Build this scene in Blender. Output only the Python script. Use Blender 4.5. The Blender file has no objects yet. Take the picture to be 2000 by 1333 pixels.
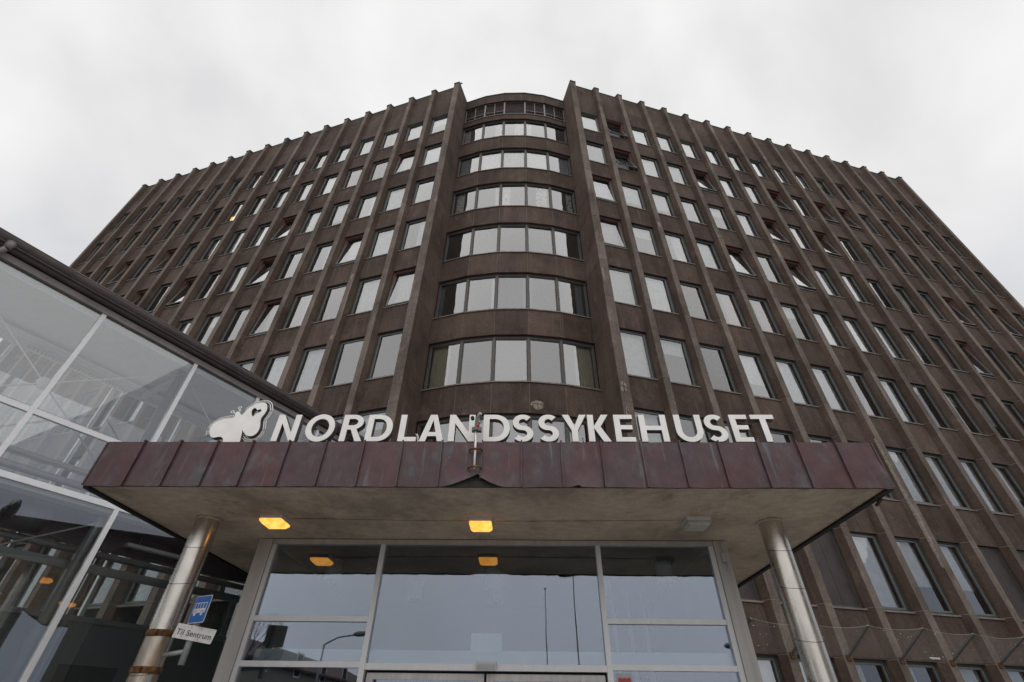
import bpy, math, random
from mathutils import Vector, Matrix
random.seed(7)
S = bpy.context.scene
COL = S.collection
PI = math.pi
sin, cos, R = math.sin, math.cos, math.radians

# ------------------------------------------------------------------ camera
EYE = 1.6
th, ro, ph = 0.68696, 0.0134, 0.02627
cam_d = bpy.data.cameras.new('camera'); cam = bpy.data.objects.new('camera', cam_d); COL.objects.link(cam)
cam_d.sensor_width = 36.0; cam_d.lens = 912.683 / 2000 * 36
cam_d.clip_start = 0.05; cam_d.clip_end = 3000
_r = Vector((1, 0, 0)); _u = Vector((0, -sin(th), cos(th))); _f = Vector((0, cos(th), sin(th)))
_r2 = _r * cos(ro) + _u * sin(ro); _u2 = -_r * sin(ro) + _u * cos(ro)
_m = Matrix((_r2, _u2, -_f)).transposed()
cam.matrix_world = Matrix.Translation((0, 0, EYE)) @ (Matrix.Rotation(ph, 3, 'Z') @ _m).to_4x4()
S.camera = cam

# ------------------------------------------------------------------ sky and light (bright overcast)
SUN_EL, SUN_AZ = 36.0, 200.0
world = bpy.data.worlds.new('World'); S.world = world; world.use_nodes = True
wn, wl = world.node_tree.nodes, world.node_tree.links
wn.clear()
def N(t, **kw):
    n = wn.new(t)
    for k, v in kw.items(): setattr(n, k, v)
    return n
w_out = N('ShaderNodeOutputWorld')
w_tc = N('ShaderNodeTexCoord')
w_sky = N('ShaderNodeTexSky', sky_type='NISHITA', sun_disc=False, sun_elevation=R(SUN_EL), sun_rotation=R(SUN_AZ))
w_b1 = N('ShaderNodeBackground'); w_b1.inputs[1].default_value = 0.05
wl.new(w_sky.outputs[0], w_b1.inputs[0])
w_map = N('ShaderNodeMapping'); w_map.inputs['Scale'].default_value = (1, 1, 1.15)
w_n1 = N('ShaderNodeTexNoise'); w_n1.inputs['Scale'].default_value = 2.6; w_n1.inputs['Detail'].default_value = 5; w_n1.inputs['Roughness'].default_value = .48; w_n1.inputs['Distortion'].default_value = .25
w_rp = N('ShaderNodeValToRGB')
w_rp.color_ramp.elements[0].position = .32; w_rp.color_ramp.elements[0].color = (.78, .775, .785, 1)
w_rp.color_ramp.elements[1].position = .62; w_rp.color_ramp.elements[1].color = (1.0, .99, .985, 1)
e_ = w_rp.color_ramp.elements.new(.46); e_.color = (.90, .89, .89, 1)
wl.new(w_tc.outputs['Generated'], w_map.inputs[0]); wl.new(w_map.outputs[0], w_n1.inputs['Vector']); wl.new(w_n1.outputs['Fac'], w_rp.inputs[0])
w_sep = N('ShaderNodeSeparateXYZ'); wl.new(w_tc.outputs['Generated'], w_sep.inputs[0])
w_el = N('ShaderNodeMapRange'); w_el.inputs['From Min'].default_value = 0.0; w_el.inputs['From Max'].default_value = .75; w_el.inputs['To Min'].default_value = 0.0; w_el.inputs['To Max'].default_value = 1.0
w_el.interpolation_type = 'SMOOTHSTEP'
wl.new(w_sep.outputs['Z'], w_el.inputs['Value'])
w_g = N('ShaderNodeMixRGB'); w_g.inputs[1].default_value = (.40, .45, .56, 1); w_g.inputs[2].default_value = (.98, .98, .98, 1)
wl.new(w_el.outputs[0], w_g.inputs[0])
w_mu = N('ShaderNodeMixRGB', blend_type='MULTIPLY'); w_mu.inputs[0].default_value = 1
wl.new(w_rp.outputs[0], w_mu.inputs[1]); wl.new(w_g.outputs[0], w_mu.inputs[2])
w_b2 = N('ShaderNodeBackground'); w_b2.inputs[1].default_value = 1.05
wl.new(w_mu.outputs[0], w_b2.inputs[0])
w_mix = N('ShaderNodeMixShader'); w_mix.inputs[0].default_value = .93
wl.new(w_b1.outputs[0], w_mix.inputs[1]); wl.new(w_b2.outputs[0], w_mix.inputs[2]); wl.new(w_mix.outputs[0], w_out.inputs[0])

sun_d = bpy.data.lights.new('sun_fill', 'SUN'); sun_fill = bpy.data.objects.new('sun_fill', sun_d); COL.objects.link(sun_fill)
sun_d.energy = 1.5; sun_d.angle = R(160); sun_d.color = (1, .965, .92)  # overcast sun spread half-sky wide: an added frontal fill for facade and letters
_sd = Vector((sin(R(SUN_AZ)) * cos(R(SUN_EL)), cos(R(SUN_AZ)) * cos(R(SUN_EL)), sin(R(SUN_EL))))
sun_fill.rotation_euler = (-_sd).to_track_quat('-Z', 'Y').to_euler()
sun_fill.location = _sd * 60

vs = S.view_settings
vs.view_transform = 'Standard'; vs.look = 'None'; vs.exposure = 0.0; vs.gamma = 1.0; vs.use_curve_mapping = False

# ------------------------------------------------------------------ materials
MATS = {}
class MT:
    def __init__(s, name):
        s.m = bpy.data.materials.new(name); s.m.use_nodes = True
        s.n, s.l = s.m.node_tree.nodes, s.m.node_tree.links
        s.n.clear(); s.out = s.n.new('ShaderNodeOutputMaterial')
        s.pos = None
        MATS[name] = s.m
    def add(s, t, **kw):
        n = s.n.new(t)
        for k, v in kw.items():
            if hasattr(n, k): setattr(n, k, v)
            else: n.inputs[k].default_value = v
        return n
    def link(s, a, b): s.l.new(a, b)
    def P(s):
        if s.pos is None: s.pos = s.add('ShaderNodeNewGeometry')
        return s.pos.outputs['Position']
    def noise(s, scale, detail=5, rough=.55, stretch=None, dist=0, vec=None):
        n = s.add('ShaderNodeTexNoise'); n.inputs['Scale'].default_value = scale; n.inputs['Detail'].default_value = detail
        n.inputs['Roughness'].default_value = rough; n.inputs['Distortion'].default_value = dist
        v = vec or s.P()
        if stretch:
            m = s.add('ShaderNodeMapping'); m.inputs['Scale'].default_value = stretch; s.link(v, m.inputs[0]); v = m.outputs[0]
        s.link(v, n.inputs['Vector']); return n.outputs['Fac']
    def ramp(s, fac, stops):
        r = s.add('ShaderNodeValToRGB'); cr = r.color_ramp
        while len(cr.elements) < len(stops): cr.elements.new(.5)
        for e, (p, c) in zip(cr.elements, stops):
            e.position = p; e.color = (c[0], c[1], c[2], 1) if isinstance(c, tuple) else (c, c, c, 1)
        s.link(fac, r.inputs[0]); return r.outputs[0]
    def mix(s, fac, a, b, mode='MIX'):
        m = s.add('ShaderNodeMixRGB', blend_type=mode)
        for i, v in zip((0, 1, 2), (fac, a, b)):
            if isinstance(v, (int, float)): m.inputs[i].default_value = v if i == 0 else (v, v, v, 1)
            elif isinstance(v, tuple): m.inputs[i].default_value = (v[0], v[1], v[2], 1)
            else: s.link(v, m.inputs[i])
        return m.outputs[0]
    def bump(s, h, strength=.3, dist=.01):
        b = s.add('ShaderNodeBump'); b.inputs['Strength'].default_value = strength; b.inputs['Distance'].default_value = dist
        s.link(h, b.inputs['Height']); return b.outputs[0]
    def pbr(s, color, rough=.7, metal=0, normal=None, spec=.5):
        p = s.add('ShaderNodeBsdfPrincipled')
        for k, v in (('Base Color', color), ('Roughness', rough), ('Metallic', metal), ('Specular IOR Level', spec)):
            if isinstance(v, (int, float)): p.inputs[k].default_value = v
            elif isinstance(v, tuple): p.inputs[k].default_value = (v[0], v[1], v[2], 1)
            else: s.link(v, p.inputs[k])
        if normal: s.link(normal, p.inputs['Normal'])
        s.link(p.outputs[0], s.out.inputs[0]); return p
    def rnd(s):
        o = s.add('ShaderNodeObjectInfo'); return o.outputs['Random']

def mat_plain(name, col, rough=.6, metal=0, var=.12, scale=8, bump=0, spec=.5):
    t = MT(name)
    n = t.noise(scale, 5)
    c = t.mix(1, col, t.ramp(n, [(.3, 1 - var), (.7, 1 + var)]), 'MULTIPLY')
    nb = t.bump(t.noise(scale * 12, 3), bump, .005) if bump else None
    t.pbr(c, rough, metal, nb, spec); return t.m

def mat_concrete(name, base, amt=1.0):
    t = MT(name)
    big = t.ramp(t.noise(.55, 8, .66), [(.36, .70), (.5, 1.0), (.64, 1.26)])
    strk = t.ramp(t.noise(1.0, 6, .6, stretch=(2.6, 2.6, .5)), [(.38, .82), (.52, 1.0), (.66, 1.18)])
    agg = t.ramp(t.noise(14, 7, .75), [(.36, .74), (.5, 1.0), (.64, 1.30)])
    rn = t.ramp(t.rnd(), [(0, .84), (1, 1.15)])
    c = t.mix(1, base, big, 'MULTIPLY'); c = t.mix(.8, c, strk, 'MULTIPLY'); c = t.mix(.75, c, agg, 'MULTIPLY'); c = t.mix(1, c, rn, 'MULTIPLY')
    wear = t.ramp(t.noise(2.3, 8, .7, stretch=(1, 1, .5)), [(.57, 0.0), (.68, .50)])
    c = t.mix(wear, c, (base[0] * 1.9, base[1] * 1.9, base[2] * 1.9))
    dr = t.ramp(t.noise(1.0, 4, .55, stretch=(6.5, 6.5, .42)), [(.61, 0.0), (.70, .38)])
    c = t.mix(dr, c, (base[0] * 2.0, base[1] * 2.05, base[2] * 2.1))
    t.pbr(c, .92, 0, t.bump(t.noise(70, 3), .35, .006), .25); return t.m
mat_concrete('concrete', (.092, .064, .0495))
mat_concrete('concrete_front_lit', (.156, .126, .103))  # lighter concrete copy: brighter skylight on fin fronts painted in, with rain wash
mat_plain('sealant', (.30, .275, .24), .9)
mat_plain('spall', (.27, .225, .175), .95, var=.45, scale=25, bump=.6)
mat_plain('board_dark', (.035, .034, .028), .8, var=.4, scale=9)
mat_plain('rust_dark', (.055, .028, .018), .9, var=.4, scale=12)
mat_plain('spall_dull', (.24, .20, .165), .95, var=.4, scale=20, bump=.6)
def mat_rust():
    t = MT('rust'); n = t.noise(22, 7, .7)
    c = t.ramp(n, [(.36, (.035, .018, .012)), (.48, (.12, .05, .022)), (.60, (.20, .11, .035))])
    t.pbr(c, .9, 0, t.bump(n, .5, .01), .3)
mat_rust()
mat_plain('frame_green', (.055, .068, .062), .5, var=.15)
mat_plain('frame_sash', (.13, .14, .135), .45, var=.1)
mat_plain('frame_bay', (.085, .072, .066), .5, var=.2)
mat_plain('frame_louvre', (.20, .18, .165), .5, var=.2)
mat_plain('frame_red', (.13, .045, .028), .6, var=.25)
mat_plain('sill_metal', (.18, .145, .12), .55, var=.3, scale=5)
mat_plain('board_brown', (.045, .032, .030), .55, var=.25, scale=3)
mat_plain('louvre', (.060, .040, .034), .6, var=.25)
mat_plain('verdigris', (.075, .15, .12), .7, var=.35, scale=4)
mat_plain('dark', (.012, .012, .012), .8)
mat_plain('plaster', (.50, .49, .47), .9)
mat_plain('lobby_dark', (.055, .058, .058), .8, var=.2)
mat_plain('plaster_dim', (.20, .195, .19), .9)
mat_plain('ceiling', (.88, .89, .87), .85, var=.04)
mat_plain('white_paint', (.74, .73, .70), .45, var=.06, scale=5)
mat_plain('letter_white', (.88, .86, .81), .4, var=.06, scale=7)
mat_plain('letter_side_shade', (.10, .09, .078), .5, var=.15, scale=9)  # dark shade on letter and emblem sides painted into their colour
mat_plain('steel_grey', (.33, .34, .34), .4, .3, var=.08)
mat_plain('steel_dark', (.13, .13, .128), .5, .2, var=.1)
mat_plain('gutter', (.155, .130, .120), .42, .0, var=.18, scale=3)
mat_plain('gutter_light', (.25, .215, .20), .42, .0, var=.15, scale=3)
mat_plain('blue_sign', (.006, .105, .40), .4, var=.08)
mat_plain('sign_white', (.62, .60, .57), .45, var=.12, scale=14)
mat_plain('sign_black', (.02, .02, .025), .5)
mat_plain('red', (.55, .03, .02), .5)
mat_plain('red_dull', (.42, .06, .06), .5)
mat_plain('clad', (.20, .22, .215), .5, var=.1, scale=2)
mat_plain('asphalt', (.055, .055, .057), .9, var=.2, scale=3, bump=.4)
mat_plain('paving', (.34, .33, .32), .9, var=.18, scale=1.5, bump=.3)
mat_plain('house_wall', (.46, .44, .40), .8, var=.1, scale=1)
mat_plain('house_wall2', (.28, .25, .21), .8, var=.1, scale=1)
mat_plain('house_roof', (.075, .045, .035), .8, var=.25, scale=3)
mat_plain('bark', (.06, .05, .045), .9, var=.3)
mat_plain('feather', (.035, .035, .038), .6, var=.3, scale=20)
mat_plain('net_wire', (.20, .19, .18), .6, .2)
mat_plain('downlight', (.70, .70, .68), .35)

def mat_alu(name, col, streak=.14):
    t = MT(name)
    n = t.noise(1.2, 6, .6, stretch=(9, 9, .6)); d = t.noise(9, 7, .7)
    c = t.mix(1, col, t.ramp(n, [(.3, 1 - streak), (.7, 1 + streak)]), 'MULTIPLY')
    sp = t.ramp(d, [(.70, 0.0), (.80, .5)])
    c = t.mix(sp, c, (col[0] * .45, col[1] * .42, col[2] * .40))
    t.pbr(c, .45, .25, None, .5)
mat_alu('alu', (.48, .45, .42)); mat_alu('alu_light', (.66, .655, .65), .05)

def mat_copper():
    t = MT('copper')
    rn = t.rnd()
    base = t.mix(rn, (.090, .047, .048), (.066, .045, .051))
    big = t.noise(1.7, 7, .62)
    c = t.mix(t.ramp(big, [(.46, 0.0), (.62, .6)]), base, (.112, .046, .044))
    pat = t.noise(3.2, 8, .68, stretch=(1, 1, .55))
    c = t.mix(t.ramp(pat, [(.52, 0.0), (.66, .62)]), c, (.100, .106, .112))
    drip = t.noise(1.0, 5, .6, stretch=(11, 11, .8))
    c = t.mix(t.ramp(drip, [(.60, 0.0), (.70, .42)]), c, (.18, .20, .21))
    dk = t.noise(6, 6, .7)
    c = t.mix(1, c, t.ramp(dk, [(.38, .85), (.62, 1.12)]), 'MULTIPLY')
    spk = t.noise(24, 2, .5)
    c = t.mix(t.ramp(spk, [(.775, 0.0), (.79, .8)]), c, (.5, .5, .48))
    rgh = t.ramp(big, [(.3, .38), (.7, .58)])
    t.pbr(c, rgh, .35, t.bump(t.noise(2.6, 4), .22, .03), .5)
mat_copper()

def mat_stucco():
    t = MT('stucco')
    big = t.ramp(t.noise(.9, 7, .62, stretch=(1.2, .8, 1)), [(.36, .66), (.48, .92), (.60, 1.08)])
    sm = t.ramp(t.noise(9, 6, .7, stretch=(.8, 1.0, 1)), [(.38, .88), (.62, 1.09)])
    fine = t.ramp(t.noise(60, 4, .75), [(.38, .80), (.62, 1.18)])
    c = t.mix(1, (.50, .42, .325), big, 'MULTIPLY'); c = t.mix(1, c, sm, 'MULTIPLY'); c = t.mix(.8, c, fine, 'MULTIPLY')
    st = t.noise(3.0, 6, .65)
    c = t.mix(t.ramp(st, [(.59, 0.0), (.72, .40)]), c, (.075, .06, .048))
    t.pbr(c, .95, 0, t.bump(t.noise(38, 5, .7), .7, .012), .2)
mat_stucco()

def mat_steel():
    t = MT('stainless')
    n = t.ramp(t.noise(4, 6, .6, stretch=(1, 1, .35)), [(.3, .82), (.7, 1.08)])
    c = t.mix(1, (.62, .57, .50), n, 'MULTIPLY')
    r = t.ramp(t.noise(7, 5), [(.3, .20), (.7, .30)])
    t.pbr(c, r, .92, t.bump(t.noise(2, 2), .05, .02))
    t = MT('stainless_stained')
    n = t.noise(5, 6, .65, stretch=(1.6, 1.6, .35), dist=.8)
    c = t.mix(t.ramp(n, [(.40, 0.0), (.66, .85)]), (.50, .48, .44), (.36, .20, .06))
    t.pbr(c, t.ramp(n, [(.3, .22), (.7, .45)]), .85, t.bump(t.noise(3, 3), .12, .02))
mat_steel()

def mat_glass(name, tint, k, add, wav=.0, rough=.0, ior=1.9, var=0, refl=(.95, .96, .97)):
    t = MT(name)
    tr = t.add('ShaderNodeBsdfTransparent'); tr.inputs[0].default_value = (*tint, 1)
    gl = t.add('ShaderNodeBsdfGlossy'); gl.inputs['Roughness'].default_value = rough; gl.inputs['Color'].default_value = (*refl, 1)
    fr = t.add('ShaderNodeFresnel'); fr.inputs['IOR'].default_value = ior
    if wav:
        nb = t.bump(t.noise(1.1, 2, .4), wav, .02)
        t.link(nb, gl.inputs['Normal'])
    m = t.add('ShaderNodeMath', operation='MULTIPLY_ADD'); m.inputs[1].default_value = k; m.inputs[2].default_value = add; m.use_clamp = True
    t.link(fr.outputs[0], m.inputs[0])
    if var:
        mv = t.add('ShaderNodeMapRange'); mv.inputs['To Min'].default_value = add - var; mv.inputs['To Max'].default_value = add + var; t.link(t.rnd(), mv.inputs['Value']); t.link(mv.outputs[0], m.inputs[2])
    mx = t.add('ShaderNodeMixShader'); t.link(m.outputs[0], mx.inputs[0]); t.link(tr.outputs[0], mx.inputs[1]); t.link(gl.outputs[0], mx.inputs[2])
    t.link(mx.outputs[0], t.out.inputs[0])
mat_glass('glass_win', (.90, .93, .92), 1.5, .04, .35, var=.05)
mat_glass('glass_bay', (.90, .93, .92), 1.85, .05, .3, var=.03)
mat_glass('glass_link', (.90, .94, .93), 1.0, .15, .05, ior=1.5)
mat_plain('mullion_white', (.82, .81, .81), .4, var=.04)
mat_glass('glass_door', (.82, .87, .88), 1.0, .07, .035, refl=(.86, .91, 1.0))

def mat_fabric(name, col, trans=.35):
    t = MT(name)
    c = t.mix(1, col, t.ramp(t.noise(6, 4), [(.3, .88), (.7, 1.08)]), 'MULTIPLY')
    d = t.add('ShaderNodeBsdfDiffuse'); t.link(c, d.inputs[0])
    tl = t.add('ShaderNodeBsdfTranslucent'); t.link(c, tl.inputs[0])
    mx = t.add('ShaderNodeMixShader'); mx.inputs[0].default_value = trans
    t.link(d.outputs[0], mx.inputs[1]); t.link(tl.outputs[0], mx.inputs[2]); t.link(mx.outputs[0], t.out.inputs[0])
mat_fabric('curtain_white', (.92, .92, .91), .15); mat_fabric('curtain_grey', (.60, .62, .64), .2); mat_fabric('curtain_pink', (.68, .42, .44), .2)
mat_fabric('curtain_beige', (.78, .71, .55), .15); mat_fabric('curtain_blue', (.38, .43, .50), .2)
def mat_print():
    t = MT('curtain_print')
    v = t.add('ShaderNodeTexVoronoi'); v.inputs['Scale'].default_value = 7; t.link(t.P(), v.inputs['Vector'])
    c = t.mix(t.ramp(v.outputs['Distance'], [(.30, 1.0), (.42, 0.0)]), (.82, .82, .80), (.42, .22, .20))
    d = t.add('ShaderNodeBsdfDiffuse'); t.link(c, d.inputs[0]); t.link(d.outputs[0], t.out.inputs[0])
mat_print()
def mat_emit(name, col, st):
    t = MT(name); e = t.add('ShaderNodeEmission'); e.inputs[0].default_value = (*col, 1); e.inputs[1].default_value = st
    t.link(e.outputs[0], t.out.inputs[0])
mat_emit('lamp_room', (1, .66, .22), 1.5)
mat_emit('lamp_orange', (1, .45, .12), 4.0)
def mat_lampglass():
    t = MT('lamp_lit')
    n = t.noise(9, 3)
    c = t.ramp(n, [(.35, (1.0, .33, .035)), (.62, (1.0, .46, .10))])
    e = t.add('ShaderNodeEmission'); e.inputs[1].default_value = 1.75; t.link(c, e.inputs[0]); t.link(e.outputs[0], t.out.inputs[0])
mat_lampglass()
mat_plain('lamp_unlit', (.42, .40, .36), .4, var=.15, scale=12)

# ------------------------------------------------------------------ mesh helpers
class MB:
    def __init__(s): s.v, s.f, s.mi, s.sm = [], [], [], []
    def face(s, pts, mi=0, sm=False):
        b = len(s.v); s.v += [tuple(p) for p in pts]; s.f.append(list(range(b, b + len(pts)))); s.mi.append(mi); s.sm.append(sm)
    def raw(s, vs_, fs, mi=0, sm=False):
        b = len(s.v); s.v += [tuple(p) for p in vs_]
        for f in fs: s.f.append([b + i for i in f]); s.mi.append(mi); s.sm.append(sm)
    def box(s, x0, x1, y0, y1, z0, z1, mi=0):
        V = [(x0, y0, z0), (x1, y0, z0), (x1, y1, z0), (x0, y1, z0), (x0, y0, z1), (x1, y0, z1), (x1, y1, z1), (x0, y1, z1)]
        s.raw(V, [(0, 3, 2, 1), (4, 5, 6, 7), (0, 1, 5, 4), (1, 2, 6, 5), (2, 3, 7, 6), (3, 0, 4, 7)], mi)
    def prism(s, poly, z0, z1, mi=0, side=None, caps=True):   # poly CCW seen from +z
        n = len(poly); V = [(x, y, z0) for x, y in poly] + [(x, y, z1) for x, y in poly]
        b = len(s.v); s.v += V
        for i in range(n):
            j = (i + 1) % n; s.f.append([b + i, b + j, b + n + j, b + n + i]); s.mi.append(side[i] if side else mi); s.sm.append(False)
        if caps:
            s.f.append([b + i for i in reversed(range(n))]); s.mi.append(mi); s.sm.append(False)
            s.f.append([b + n + i for i in range(n)]); s.mi.append(mi); s.sm.append(False)
    def obox(s, o, ax, ay, az, mi=0):      # box from corner and three edge vectors
        o, ax, ay, az = map(Vector, (o, ax, ay, az))
        V = [o, o + ax, o + ax + ay, o + ay, o + az, o + ax + az, o + ax + ay + az, o + ay + az]
        F = [(0, 3, 2, 1), (4, 5, 6, 7), (0, 1, 5, 4), (1, 2, 6, 5), (2, 3, 7, 6), (3, 0, 4, 7)]
        if ax.cross(ay).dot(az) < 0: F = [tuple(reversed(f)) for f in F]
        s.raw(V, F, mi)
    def bar(s, p0, p1, w, h, mi=0, up=(0, 0, 1)):
        p0, p1 = Vector(p0), Vector(p1); d = (p1 - p0); up = Vector(up)
        a = d.cross(up)
        if a.length < 1e-6: a = Vector((1, 0, 0))
        a = a.normalized() * w; b = a.cross(d).normalized() * h
        s.obox(p0 - a / 2 - b / 2, a, d, b, mi)
    def tube(s, pts, r, n=8, mi=0, caps=True):
        pts = [Vector(p) for p in pts]; rs = r if isinstance(r, (list, tuple)) else [r] * len(pts)
        rings = []
        ref = None
        for i, p in enumerate(pts):
            d = (pts[min(i + 1, len(pts) - 1)] - pts[max(i - 1, 0)]).normalized()
            if ref is None:
                ref = Vector((0, 0, 1)) if abs(d.z) < .9 else Vector((1, 0, 0))
            a = d.cross(ref)
            if a.length < 1e-4: a = d.cross(Vector((0, 1, 0)))
            a.normalize(); b = d.cross(a).normalized(); ref = b.cross(d) * -1 if False else ref
            rings.append([p + (a * cos(2 * PI * k / n) + b * sin(2 * PI * k / n)) * rs[i] for k in range(n)])
        base = len(s.v)
        for rg in rings: s.v += [tuple(q) for q in rg]
        for i in range(len(rings) - 1):
            for k in range(n):
                k2 = (k + 1) % n
                s.f.append([base + i * n + k, base + (i + 1) * n + k, base + (i + 1) * n + k2, base + i * n + k2]); s.mi.append(mi); s.sm.append(True)
        if caps:
            s.f.append([base + k for k in range(n)]); s.mi.append(mi); s.sm.append(False)
            s.f.append([base + (len(rings) - 1) * n + k for k in reversed(range(n))]); s.mi.append(mi); s.sm.append(False)
    def mesh(s, name, mats):
        me = bpy.data.meshes.new(name); me.from_pydata(s.v, [], s.f)
        for m in (mats if isinstance(mats, (list, tuple)) else [mats]): me.materials.append(MATS[m])
        me.polygons.foreach_set('material_index', s.mi); me.polygons.foreach_set('use_smooth', s.sm)
        me.update(); return me
    def build(s, name, mats, parent=None, loc=(0, 0, 0), rz=0):
        return place(name, s.mesh(name, mats), parent, loc, rz)
def place(name, me, parent=None, loc=(0, 0, 0), rz=0, rx=0, scale=None):
    o = bpy.data.objects.new(name, me); COL.objects.link(o); o.parent = parent
    o.location = loc; o.rotation_euler = (rx, 0, rz)
    if scale: o.scale = scale
    return o
def empty(name, loc=(0, 0, 0), rz=0):
    o = bpy.data.objects.new(name, None); COL.objects.link(o); o.location = loc; o.rotation_euler = (0, 0, rz); o.empty_display_size = .3; return o
def tag(o, label, cat, group=None):
    o['label'] = label; o['category'] = cat
    if group: o['group'] = group
    return o
def struct(o): o['kind'] = 'structure'; return o
def stuff(o): o['kind'] = 'stuff'; return o

# ------------------------------------------------------------------ ground
m = MB(); m.face([(-400, -400, 0), (400, -400, 0), (400, 400, 0), (-400, 400, 0)]); struct(m.build('ground', 'asphalt'))
m = MB(); m.box(-14, 14, -2.5, 13.5, -.1, .12); struct(m.build('pavement', 'paving'))

# ------------------------------------------------------------------ hospital block
XC, AL = -.376, R(15.805)
ROOF = 33.03
def SILL(k): return {-1: .75, 0: 4.10, 1: 7.36}.get(k, 3.88 + 3.3736 * k)
def HEAD(k): return {-1: 2.95, 0: 6.16, 1: 9.38}.get(k, SILL(k) + 2.08)
BLD = empty('hospital_building', (XC, 12.485, 0))
tag(BLD, 'tall dark brown concrete block with vertical fins and a rounded central window bay', 'building')
def wing(w):   # origin relative to BLD, rotation (local x = right for a viewer outside, local y = into the building)
    return Vector((w * 3.664, 0, 0)), w * AL
def wloc(w, s, dep, z):   # s = distance along the wing away from the centre
    o, a = wing(w)
    e = Vector((cos(a), sin(a), 0)) * w; i = Vector((-sin(a), cos(a), 0))
    p = o + e * s + i * dep; p.z = z; return p
NF = 17
FIN = [(-.125, 0), (.125, 0), (.22, .21), (.22, .50), (-.22, .50), (-.22, .21)]
FINI = [(-.119, .006), (.119, .006), (.214, .213), (.214, .49), (-.214, .49), (-.214, .213)]
levels = [0.0]
for k in range(-1, 8): levels += [SILL(k), HEAD(k)]
levels += [31.25, ROOF - .02]
SEG = [(levels[i] + .007, levels[i + 1] - .007) for i in range(len(levels) - 1)]
segmesh = {}
def fin_panel_mesh(h):
    key = round(h, 3)
    if key not in segmesh:
        m = MB(); m.prism(FIN, 0, h, 0, side=[1, 0, 0, 0, 0, 0]); segmesh[key] = m.mesh('fin_panel', ['concrete', 'concrete_front_lit'])
    return segmesh[key]
m = MB(); m.prism(FINI, 0, ROOF - .03); fin_core = m.mesh('fin', 'sealant')
m = MB(); m.prism(FINI, 0, ROOF - .03, 2, side=[2] * 6)
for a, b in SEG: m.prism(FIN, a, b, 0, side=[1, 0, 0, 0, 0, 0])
fin_far = m.mesh('fin', ['concrete', 'concrete_front_lit', 'sealant'])
m = MB(); m.prism([(-.16, -.035), (.16, -.035), (.26, .21), (.26, .55), (-.26, .55), (-.26, .21)], ROOF - .015, ROOF + .045); fin_cap = m.mesh('fin_cap', 'verdigris')
for w in (-1, 1):
    for i in range(1, NF):
        near = i <= 7
        fo = place('fin', fin_core if near else fin_far, BLD, wloc(w, 1.6 * i, 0, 0), w * AL)
        if near:
            for a, b in SEG[3:]: place('fin_panel', fin_panel_mesh(b - a), fo, (0, 0, a))
            mm = MB()
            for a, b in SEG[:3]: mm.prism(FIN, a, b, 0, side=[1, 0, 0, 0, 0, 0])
            mm.build('fin_base', ['concrete', 'concrete_front_lit'], fo)
        place('fin_cap', fin_cap, fo)
    # the big pier beside the bay
    o, a = wing(w)
    def P(s, dep): q = wloc(w, s, dep, 0); return (q.x, q.y)
    def pier(ins, big):
        return [P(-.18 + ins, ins), P(.18 - ins, ins), P(.22 - ins, .21), P(.22 - ins, .6), (w * (3.13 - big), 1.9), (w * (3.13 + ins), 1.215)]
    po = pier(0, .0); pi_ = pier(.007, -.02)
    if w < 0: po, pi_ = po[::-1], pi_[::-1]
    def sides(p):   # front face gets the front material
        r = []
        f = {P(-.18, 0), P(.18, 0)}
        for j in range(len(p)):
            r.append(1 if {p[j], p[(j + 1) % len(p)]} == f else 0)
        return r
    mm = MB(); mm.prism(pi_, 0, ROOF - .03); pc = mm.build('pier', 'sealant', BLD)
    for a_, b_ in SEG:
        mm = MB(); mm.prism(po, 0, b_ - a_, 0, side=sides(po)); mm.build('pier_panel', ['concrete', 'concrete_front_lit'], pc, (0, 0, a_))
    cap = [(x + (0), y) for x, y in po]
    cx_ = sum(p[0] for p in cap) / 6; cy_ = sum(p[1] for p in cap) / 6
    mm = MB(); mm.prism([(cx_ + (x - cx_) * 1.06, cy_ + (y - cy_) * 1.06) for x, y in cap], ROOF - .015, ROOF + .05); mm.build('pier_cap', 'verdigris', pc)

# --- wing windows
WW, HH = .577, 2.08
def frame_bars(m, x0, x1, z0, z1, t, y0, y1, mi=0):
    m.box(x0, x0 + t, y0, y1, z0, z1, mi); m.box(x1 - t, x1, y0, y1, z0, z1, mi)
    m.box(x0 + t, x1 - t, y0 + .002, y1 - .002, z0, z0 + t, mi); m.box(x0 + t, x1 - t, y0 + .002, y1 - .002, z1 - t, z1, mi)
m = MB(); frame_bars(m, -WW, WW, 0, HH, .045, .085, .20)
me_frame = m.mesh('window', 'frame_green')
m = MB(); frame_bars(m, -WW, WW, 0, HH, .045, .085, .20)
m.box(-WW + .046, WW - .046, .10, .21, .047, .095); m.box(-WW + .046, WW - .046, .10, .21, HH - .095, HH - .047)
m.box(-WW + .046, -WW + .08, .09, .21, .05, HH - .05); m.box(WW - .08, WW - .046, .09, .21, .05, HH - .05)
me_frame_open = m.mesh('window', 'frame_red')
hz = HH / 2
m = MB(); frame_bars(m, -WW + .052, WW - .052, -hz + .052, hz - .052, .05, -.03, .03); me_sash = m.mesh('sash', 'frame_sash')
m = MB(); m.face([(-WW + .1, 0, -hz + .1), (WW - .1, 0, -hz + .1), (WW - .1, 0, hz - .1), (-WW + .1, 0, hz - .1)]); me_pane = m.mesh('pane', 'glass_win')
m = MB(); m.box(-WW - .05, WW + .05, -.035, .10, -.055, -.012); me_sill = m.mesh('sill', 'sill_metal')
m = MB(); m.box(-WW, -.004, .09, .12, .02, HH - .02); m.box(.004, WW, .09, .12, .02, HH - .02); me_board = m.mesh('boarded_panel', 'board_brown')
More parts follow.
